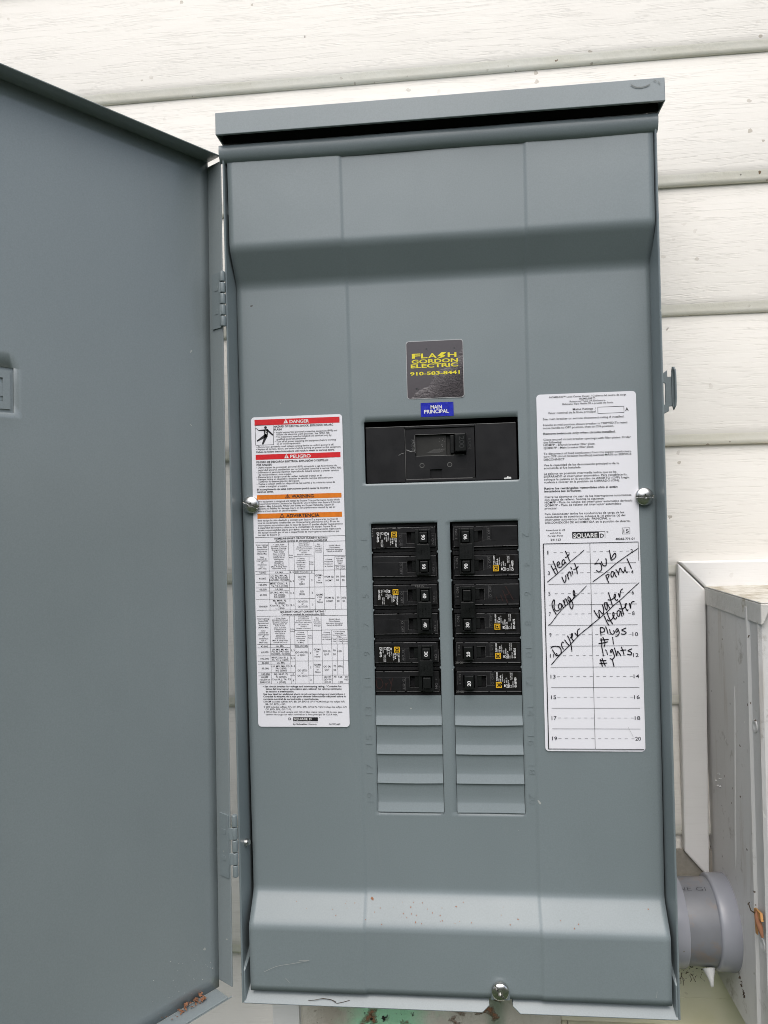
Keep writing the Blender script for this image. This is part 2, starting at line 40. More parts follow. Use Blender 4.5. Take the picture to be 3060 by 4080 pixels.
    'l': [(-175.2, -9.5, -93.3, -9.5, 0.3, 'k'), (-175.2, -14.2, -93.2, -14.2, 0.3, 'k'), (-175.6, -39.7, -93.7, -39.7, 0.28, 'k'), (-175.3, -42.4, -145.1, -42.4, 0.28, 'k'), (-140.1, -42.3, -122.2, -42.3, 0.28, 'k'), (-175.3, -49.7, -144.9, -49.7, 0.28, 'k'), (-175.2, -54.6, -122.5, -54.6, 0.28, 'k'), (-122.5, -54.6, -93.4, -54.6, 0.28, 'k'), (-175.1, -57.5, -145.1, -57.5, 0.28, 'k'), (-175.2, -64.8, -122.2, -64.8, 0.28, 'k'), (-175.2, -74.6, -93.4, -74.6, 0.28, 'k'), (-140.2, -27.0, -121.9, -27.0, 0.28, 'k'), (-113.1, -26.9, -93.6, -26.9, 0.28, 'k'), (-103.8, -35.6, -93.6, -35.6, 0.28, 'k'), (-175.2, -80.0, -93.2, -80.0, 0.28, 'k'), (-175.3, -105.3, -93.5, -105.3, 0.28, 'k'), (-175.2, -108.2, -145.3, -108.2, 0.28, 'k'), (-141.2, -108.0, -129.2, -108.0, 0.28, 'k'), (-175.2, -115.4, -141.3, -115.4, 0.28, 'k'), (-175.1, -120.2, -93.3, -120.2, 0.28, 'k'), (-175.0, -122.8, -145.6, -122.8, 0.28, 'k'), (-175.1, -130.5, -141.7, -130.5, 0.28, 'k'), (-175.0, -133.2, -164.6, -133.2, 0.28, 'k'), (-145.9, -132.9, -141.8, -132.9, 0.28, 'k'), (-129.8, -132.8, -93.3, -132.8, 0.28, 'k'), (-175.1, -140.5, -93.3, -140.5, 0.28, 'k'), (-141.4, -93.0, -116.8, -93.0, 0.28, 'k'), (-116.8, -92.8, -93.3, -92.8, 0.28, 'k'), (-108.2, -100.0, -93.5, -100.0, 0.28, 'k'), (-162.8, -14.5, -162.8, -39.8, 0.25, 'k'), (-144.7, -14.6, -144.7, -40.1, 0.25, 'k'), (-139.9, -14.6, -139.9, -40.2, 0.25, 'k'), (-126.4, -26.9, -126.4, -40.5, 0.25, 'k'), (-121.7, -14.3, -121.7, -40.5, 0.25, 'k'), (-113.4, -14.3, -113.4, -40.7, 0.25, 'k'), (-103.8, -27.0, -103.8, -40.8, 0.25, 'k'), (-98.6, -35.6, -98.6, -40.9, 0.25, 'k'), (-162.9, -39.8, -162.9, -74.9, 0.25, 'k'), (-144.6, -40.1, -144.6, -74.9, 0.25, 'k'), (-140.0, -40.0, -140.0, -74.8, 0.25, 'k'), (-126.6, -40.3, -126.6, -65.1, 0.25, 'k'), (-121.8, -40.2, -121.8, -75.0, 0.25, 'k'), (-113.5, -40.2, -113.5, -74.9, 0.25, 'k'), (-103.7, -40.0, -103.7, -74.8, 0.25, 'k'), (-98.6, -40.0, -98.6, -74.7, 0.25, 'k'), (-126.7, -65.1, -126.7, -75.0, 0.25, 'k'), (-163.2, -80.4, -163.2, -105.5, 0.25, 'k'), (-145.2, -80.3, -145.2, -105.5, 0.25, 'k'), (-141.0, -80.2, -141.0, -105.4, 0.25, 'k'), (-129.2, -93.0, -129.2, -105.4, 0.25, 'k'), (-125.1, -80.2, -125.1, -105.3, 0.25, 'k'), (-116.8, -80.1, -116.8, -105.2, 0.25, 'k'), (-108.0, -92.8, -108.0, -105.1, 0.25, 'k'), (-103.2, -100.0, -103.2, -105.2, 0.25, 'k'), (-98.2, -100.1, -98.2, -105.2, 0.25, 'k'), (-163.2, -105.5, -163.2, -140.5, 0.25, 'k'), (-145.2, -105.6, -145.2, -140.6, 0.25, 'k'), (-141.1, -105.5, -141.1, -140.4, 0.25, 'k'), (-129.1, -105.5, -129.1, -140.4, 0.25, 'k'), (-125.0, -105.4, -125.0, -140.5, 0.25, 'k'), (-116.6, -105.2, -116.6, -140.5, 0.25, 'k'), (-107.9, -105.1, -107.9, -140.3, 0.25, 'k'), (-103.0, -105.2, -103.0, -132.5, 0.25, 'k'), (-97.8, -105.2, -97.8, -132.5, 0.25, 'k'), (-144.4, -174.4, -121.8, -174.4, 0.25, 'k')],
    'r': [(-173.0, -96.0, 90.7, 95.9, 'r'), (-172.7, -95.9, 60.0, 64.6, 'r'), (-172.4, -95.9, 24.3, 28.4, 'o'), (-172.4, -95.8, 7.2, 11.7, 'o'), (-144.3, -121.9, -173.6, -170.2, 'k')],
    'tri': [(-144.5, 91.8, 4.3, 'w'), (-144.6, 60.6, 4.3, 'w'), (-144.6, 25.0, 4.3, 'k'), (-149.9, 7.8, 4.5, 'k')],
    'pic': (-172.5, -156.0, 73.1, 90.8),
    'head': (-163.06, 88.7),
    'figs': [[(-169.0, 86.21, 1.0), (-161.41, 86.34, 1.9)], [(-161.74, 86.54, 1.8), (-156.79, 81.95, 1.3)], [(-162.73, 86.54, 4.2), (-162.86, 81.62, 3.2)], [(-162.86, 81.62, 3.0), (-170.65, 77.03, 1.3)], [(-162.47, 81.62, 3.0), (-165.9, 74.28, 1.5)], [(-172.5, 87.92, 0.5), (-170.98, 87.92, 0.5), (-169.33, 86.08, 0.5)]]},
  'right': {
    't': [('HOMELINE™ Load Center Cover. / Cubierta del centro de carga', 87.3, 151.8, 104.9, 1.46, 'k', 0), ('HOMELINE™.', 112.5, 126.2, 102.7, 1.46, 'k', 0), ('Rainproof Type 3R Enclosure.', 104.4, 134.6, 100.7, 1.46, 'k', 0), ('Gabinete Tipo Nema 3R a prueba de lluvia.', 97.9, 141.0, 98.6, 1.46, 'k', 0), ('Mains Ratings', 106.8, 123.9, 93.8, 1.72, 'k', 0), ('/', 125.3, 126.2, 93.6, 1.72, 'k', 0), ('Valor nominal de la línea principal', 85.7, 125.9, 91.2, 1.72, 'k', 0), ('See main breaker or service disconnect rating if installed.', 81.4, 149.7, 86.1, 1.72, 'k', 0), ('Handle at mid position shows breaker is TRIPPED.To reset:', 81.5, 152.4, 81.0, 1.72, 'k', 0), ('move handle to OFF position, then to ON position.', 81.4, 140.8, 78.4, 1.72, 'k', 0), ('Remove twistouts only when circuits installed.', 81.4, 142.1, 73.5, 1.72, 'k', 1), ('Close unused circuit breaker openings with filler plates. Order', 81.3, 154.8, 68.4, 1.72, 'k', 0), ('the following:', 81.3, 96.8, 66.0, 1.72, 'k', 0), ('HOMFP - Branch breaker filler plate.', 81.3, 124.9, 63.7, 1.72, 'k', 0), ('QOM1FP - Main breaker filler plate.', 81.3, 123.9, 61.2, 1.72, 'k', 0), ('To disconnect all load conductors from the supply conductors,', 81.1, 154.9, 56.3, 1.72, 'k', 0), ('turn OFF circuit breaker handle(s) marked MAIN or SERVICE', 81.1, 154.8, 53.9, 1.72, 'k', 0), ('DISCONNECT.', 81.2, 99.4, 51.2, 1.72, 'k', 0), ('Vea la capacidad de las desconexión principal o de la', 81.1, 144.2, 46.4, 1.72, 'k', 0), ('acometida si fue instalada.', 81.1, 112.6, 43.9, 1.72, 'k', 0), ('La palanca en posición intermedia indica que se ha', 81.1, 142.0, 39.1, 1.72, 'k', 0), ('DISPARADO el interruptor automático. Para restablecerlo,', 81.0, 150.9, 36.6, 1.72, 'k', 0), ('coloque la palanca en la posición de ABIERTO (OFF) luego,', 81.0, 152.7, 34.1, 1.72, 'k', 0), ('vuelvala a colocar en la posición de CERRADO (ON).', 81.0, 144.5, 31.7, 1.72, 'k', 0), ('Retire los rectángulos removibles sólo si están', 81.0, 142.6, 26.3, 1.72, 'k', 1), ('instalados los circuitos.', 81.0, 112.3, 23.9, 1.72, 'k', 1), ('Cierre las aberturas sin usar de los interruptores automáticos', 81.0, 153.9, 19.0, 1.72, 'k', 0), ('con placas de relleno. Solicite lo siguiente:', 81.0, 131.3, 16.6, 1.72, 'k', 0), ('HOMFP - Placa de relleno del interruptor automático derivado.', 81.0, 155.2, 14.2, 1.72, 'k', 0), ('QOM1FP - Placa de relleno del interruptor automático', 80.9, 145.4, 11.8, 1.72, 'k', 0), ('principal.', 80.9, 91.4, 9.2, 1.72, 'k', 0), ('Para desconectar todos los conductores de carga de los', 80.9, 147.6, 4.3, 1.72, 'k', 0), ('conductores de suministro, coloque la (s) palanca (s) del', 80.9, 148.4, 1.8, 1.72, 'k', 0), ('interruptor automático marcado  PRINCIPAL o', 80.9, 136.2, -0.6, 1.72, 'k', 0), ('DESCONEXION DE ACOMETIDA en la posición de abierto.', 80.9, 152.5, -3.2, 1.72, 'k', 0), ('A', 150.7, 153.5, 91.6, 2.78, 'k', 0), ('Assembled in US', 81.3, 97.7, -9.5, 1.32, 'k', 0), ('with US &', 84.7, 94.1, -12.0, 1.32, 'k', 0), ('Foreign Parts', 83.0, 95.7, -14.4, 1.32, 'k', 0), ('241123', 85.1, 93.8, -18.0, 1.72, 'k', 0), ('SQUARE', 104.5, 124.7, -15.8, 3.58, 'w', 1), ('D', 126.8, 130.1, -16.1, 3.31, 'k', 1), ('TM', 132.2, 133.8, -11.9, 1.06, 'k', 0), ('15', 146.6, 150.9, -12.4, 2.78, 'k', 0), ('40265-771-01', 139.7, 155.5, -18.4, 1.66, 'k', 1)],
    'l': [(127.9, 95.6, 149.7, 95.6, 0.35, 'k'), (127.9, 90.2, 149.7, 90.2, 0.35, 'k'), (127.9, 95.6, 127.9, 90.2, 0.35, 'k'), (149.7, 95.7, 149.7, 90.3, 0.35, 'k'), (145.6, -8.3, 151.9, -8.3, 0.3, 'k'), (145.5, -13.5, 151.9, -13.5, 0.3, 'k'), (145.6, -8.3, 145.6, -13.5, 0.3, 'k'), (151.9, -8.3, 151.9, -13.5, 0.3, 'k'), (126.0, -10.9, 131.1, -10.9, 0.35, 'k'), (131.1, -10.9, 131.1, -16.6, 0.35, 'k')],
    'r': [(103.6, 126.1, -16.4, -10.8, 'k')],
    'd': [(78.95, -20.5, 158.7, -20.5, 0.55, 'k'), (78.95, -20.5, 78.95, -196.9, 0.75, 'k'), (78.95, -196.9, 158.7, -196.9, 0.5, 'k'), (158.5, -20.5, 158.5, -36.5, 0.3, 'k'), (118.15, -20.5, 118.15, -196.9, 0.3, 'k'), (82.4, -38.0, 156.2, -38.0, 0.3, 'g'), (82.4, -55.4, 156.2, -55.4, 0.3, 'g'), (82.4, -73.2, 156.2, -73.2, 0.3, 'g'), (82.4, -90.9, 156.2, -90.9, 0.3, 'g'), (82.4, -108.7, 156.2, -108.7, 0.3, 'g'), (82.4, -126.7, 156.2, -126.7, 0.3, 'g'), (82.4, -144.2, 156.2, -144.2, 0.3, 'g'), (82.4, -161.9, 156.2, -161.9, 0.3, 'g'), (82.4, -179.6, 156.2, -179.6, 0.3, 'g'), (87.4, -28.1, 90.0, -28.1, 0.25, 'g'), (92.9, -28.1, 95.5, -28.1, 0.25, 'g'), (98.5, -28.1, 101.1, -28.1, 0.25, 'g'), (104.0, -28.1, 106.6, -28.1, 0.25, 'g'), (109.6, -28.1, 112.2, -28.1, 0.25, 'g'), (115.1, -28.1, 117.7, -28.1, 0.25, 'g'), (120.7, -28.1, 123.3, -28.1, 0.25, 'g'), (126.2, -28.1, 128.8, -28.1, 0.25, 'g'), (131.8, -28.1, 134.4, -28.1, 0.25, 'g'), (137.4, -28.1, 140.0, -28.1, 0.25, 'g'), (142.9, -28.1, 145.5, -28.1, 0.25, 'g'), (148.5, -28.1, 151.0, -28.1, 0.25, 'g'), (87.4, -45.8, 90.0, -45.8, 0.25, 'g'), (92.9, -45.8, 95.5, -45.8, 0.25, 'g'), (98.5, -45.8, 101.1, -45.8, 0.25, 'g'), (104.0, -45.8, 106.6, -45.8, 0.25, 'g'), (109.6, -45.8, 112.2, -45.8, 0.25, 'g'), (115.1, -45.8, 117.7, -45.8, 0.25, 'g'), (120.7, -45.8, 123.3, -45.8, 0.25, 'g'), (126.2, -45.8, 128.8, -45.8, 0.25, 'g'), (131.8, -45.8, 134.4, -45.8, 0.25, 'g'), (137.4, -45.8, 140.0, -45.8, 0.25, 'g'), (142.9, -45.8, 145.5, -45.8, 0.25, 'g'), (148.5, -45.8, 151.0, -45.8, 0.25, 'g'), (87.4, -63.5, 90.0, -63.5, 0.25, 'g'), (92.9, -63.5, 95.5, -63.5, 0.25, 'g'), (98.5, -63.5, 101.1, -63.5, 0.25, 'g'), (104.0, -63.5, 106.6, -63.5, 0.25, 'g'), (109.6, -63.5, 112.2, -63.5, 0.25, 'g'), (115.1, -63.5, 117.7, -63.5, 0.25, 'g'), (120.7, -63.5, 123.3, -63.5, 0.25, 'g'), (126.2, -63.5, 128.8, -63.5, 0.25, 'g'), (131.8, -63.5, 134.4, -63.5, 0.25, 'g'), (137.4, -63.5, 140.0, -63.5, 0.25, 'g'), (142.9, -63.5, 145.5, -63.5, 0.25, 'g'), (148.5, -63.5, 151.0, -63.5, 0.25, 'g'), (87.4, -81.1, 90.0, -81.1, 0.25, 'g'), (92.9, -81.1, 95.5, -81.1, 0.25, 'g'), (98.5, -81.1, 101.1, -81.1, 0.25, 'g'), (104.0, -81.1, 106.6, -81.1, 0.25, 'g'), (109.6, -81.1, 112.2, -81.1, 0.25, 'g'), (115.1, -81.1, 117.7, -81.1, 0.25, 'g'), (120.7, -81.1, 123.3, -81.1, 0.25, 'g'), (126.2, -81.1, 128.8, -81.1, 0.25, 'g'), (131.8, -81.1, 134.4, -81.1, 0.25, 'g'), (137.4, -81.1, 140.0, -81.1, 0.25, 'g'), (142.9, -81.1, 145.5, -81.1, 0.25, 'g'), (148.5, -81.1, 151.0, -81.1, 0.25, 'g'), (87.4, -98.9, 90.0, -98.9, 0.25, 'g'), (92.9, -98.9, 95.5, -98.9, 0.25, 'g'), (98.5, -98.9, 101.1, -98.9, 0.25, 'g'), (104.0, -98.9, 106.6, -98.9, 0.25, 'g'), (109.6, -98.9, 112.2, -98.9, 0.25, 'g'), (115.1, -98.9, 117.7, -98.9, 0.25, 'g'), (120.7, -98.9, 123.3, -98.9, 0.25, 'g'), (126.2, -98.9, 128.8, -98.9, 0.25, 'g'), (131.8, -98.9, 134.4, -98.9, 0.25, 'g'), (137.4, -98.9, 140.0, -98.9, 0.25, 'g'), (142.9, -98.9, 145.5, -98.9, 0.25, 'g'), (148.5, -98.9, 151.0, -98.9, 0.25, 'g'), (87.4, -116.8, 90.0, -116.8, 0.25, 'g'), (92.9, -116.8, 95.5, -116.8, 0.25, 'g'), (98.5, -116.8, 101.1, -116.8, 0.25, 'g'), (104.0, -116.8, 106.6, -116.8, 0.25, 'g'), (109.6, -116.8, 112.2, -116.8, 0.25, 'g'), (115.1, -116.8, 117.7, -116.8, 0.25, 'g'), (120.7, -116.8, 123.3, -116.8, 0.25, 'g'), (126.2, -116.8, 128.8, -116.8, 0.25, 'g'), (131.8, -116.8, 134.4, -116.8, 0.25, 'g'), (137.4, -116.8, 140.0, -116.8, 0.25, 'g'), (142.9, -116.8, 145.5, -116.8, 0.25, 'g'), (148.5, -116.8, 151.0, -116.8, 0.25, 'g'), (87.4, -134.8, 90.0, -134.8, 0.25, 'g'), (92.9, -134.8, 95.5, -134.8, 0.25, 'g'), (98.5, -134.8, 101.1, -134.8, 0.25, 'g'), (104.0, -134.8, 106.6, -134.8, 0.25, 'g'), (109.6, -134.8, 112.2, -134.8, 0.25, 'g'), (115.1, -134.8, 117.7, -134.8, 0.25, 'g'), (120.7, -134.8, 123.3, -134.8, 0.25, 'g'), (126.2, -134.8, 128.8, -134.8, 0.25, 'g'), (131.8, -134.8, 134.4, -134.8, 0.25, 'g'), (137.4, -134.8, 140.0, -134.8, 0.25, 'g'), (142.9, -134.8, 145.5, -134.8, 0.25, 'g'), (148.5, -134.8, 151.0, -134.8, 0.25, 'g'), (87.4, -152.5, 90.0, -152.5, 0.25, 'g'), (92.9, -152.5, 95.5, -152.5, 0.25, 'g'), (98.5, -152.5, 101.1, -152.5, 0.25, 'g'), (104.0, -152.5, 106.6, -152.5, 0.25, 'g'), (109.6, -152.5, 112.2, -152.5, 0.25, 'g'), (115.1, -152.5, 117.7, -152.5, 0.25, 'g'), (120.7, -152.5, 123.3, -152.5, 0.25, 'g'), (126.2, -152.5, 128.8, -152.5, 0.25, 'g'), (131.8, -152.5, 134.4, -152.5, 0.25, 'g'), (137.4, -152.5, 140.0, -152.5, 0.25, 'g'), (142.9, -152.5, 145.5, -152.5, 0.25, 'g'), (148.5, -152.5, 151.0, -152.5, 0.25, 'g'), (87.4, -170.3, 90.0, -170.3, 0.25, 'g'), (92.9, -170.3, 95.5, -170.3, 0.25, 'g'), (98.5, -170.3, 101.1, -170.3, 0.25, 'g'), (104.0, -170.3, 106.6, -170.3, 0.25, 'g'), (109.6, -170.3, 112.2, -170.3, 0.25, 'g'), (115.1, -170.3, 117.7, -170.3, 0.25, 'g'), (120.7, -170.3, 123.3, -170.3, 0.25, 'g'), (126.2, -170.3, 128.8, -170.3, 0.25, 'g'), (131.8, -170.3, 134.4, -170.3, 0.25, 'g'), (137.4, -170.3, 140.0, -170.3, 0.25, 'g'), (142.9, -170.3, 145.5, -170.3, 0.25, 'g'), (148.5, -170.3, 151.0, -170.3, 0.25, 'g'), (87.4, -187.9, 90.0, -187.9, 0.25, 'g'), (92.9, -187.9, 95.5, -187.9, 0.25, 'g'), (98.5, -187.9, 101.1, -187.9, 0.25, 'g'), (104.0, -187.9, 106.6, -187.9, 0.25, 'g'), (109.6, -187.9, 112.2, -187.9, 0.25, 'g'), (115.1, -187.9, 117.7, -187.9, 0.25, 'g'), (120.7, -187.9, 123.3, -187.9, 0.25, 'g'), (126.2, -187.9, 128.8, -187.9, 0.25, 'g'), (131.8, -187.9, 134.4, -187.9, 0.25, 'g'), (137.4, -187.9, 140.0, -187.9, 0.25, 'g'), (142.9, -187.9, 145.5, -187.9, 0.25, 'g'), (148.5, -187.9, 151.0, -187.9, 0.25, 'g')],
    'dt': [('1', 82.1, 83.0, -29.6, 3.1, 'g', 0), ('2', 151.9, 153.9, -29.6, 3.1, 'g', 0), ('3', 82.1, 83.8, -47.3, 3.1, 'g', 0), ('4', 151.9, 153.9, -47.3, 3.1, 'g', 0), ('5', 82.1, 83.8, -65.0, 3.1, 'g', 0), ('6', 151.9, 153.9, -65.0, 3.1, 'g', 0), ('7', 82.1, 83.8, -82.6, 3.1, 'g', 0), ('8', 151.9, 153.9, -82.6, 3.1, 'g', 0), ('9', 82.1, 83.8, -100.4, 3.1, 'g', 0), ('10', 151.7, 156.3, -100.4, 3.1, 'g', 0), ('11', 82.1, 85.5, -118.3, 3.1, 'g', 0), ('12', 151.7, 156.3, -118.3, 3.1, 'g', 0), ('13', 82.1, 86.3, -136.3, 3.1, 'g', 0), ('14', 151.7, 156.3, -136.3, 3.1, 'g', 0), ('15', 82.1, 86.3, -154.0, 3.1, 'g', 0), ('16', 151.7, 156.3, -154.0, 3.1, 'g', 0), ('17', 82.1, 86.3, -171.8, 3.1, 'g', 0), ('18', 151.7, 156.3, -171.8, 3.1, 'g', 0), ('19', 82.1, 86.3, -189.4, 3.1, 'g', 0), ('20', 151.7, 156.3, -189.4, 3.1, 'g', 0)],
    'box': (78.9, 158.7, -196.9, -20.5),
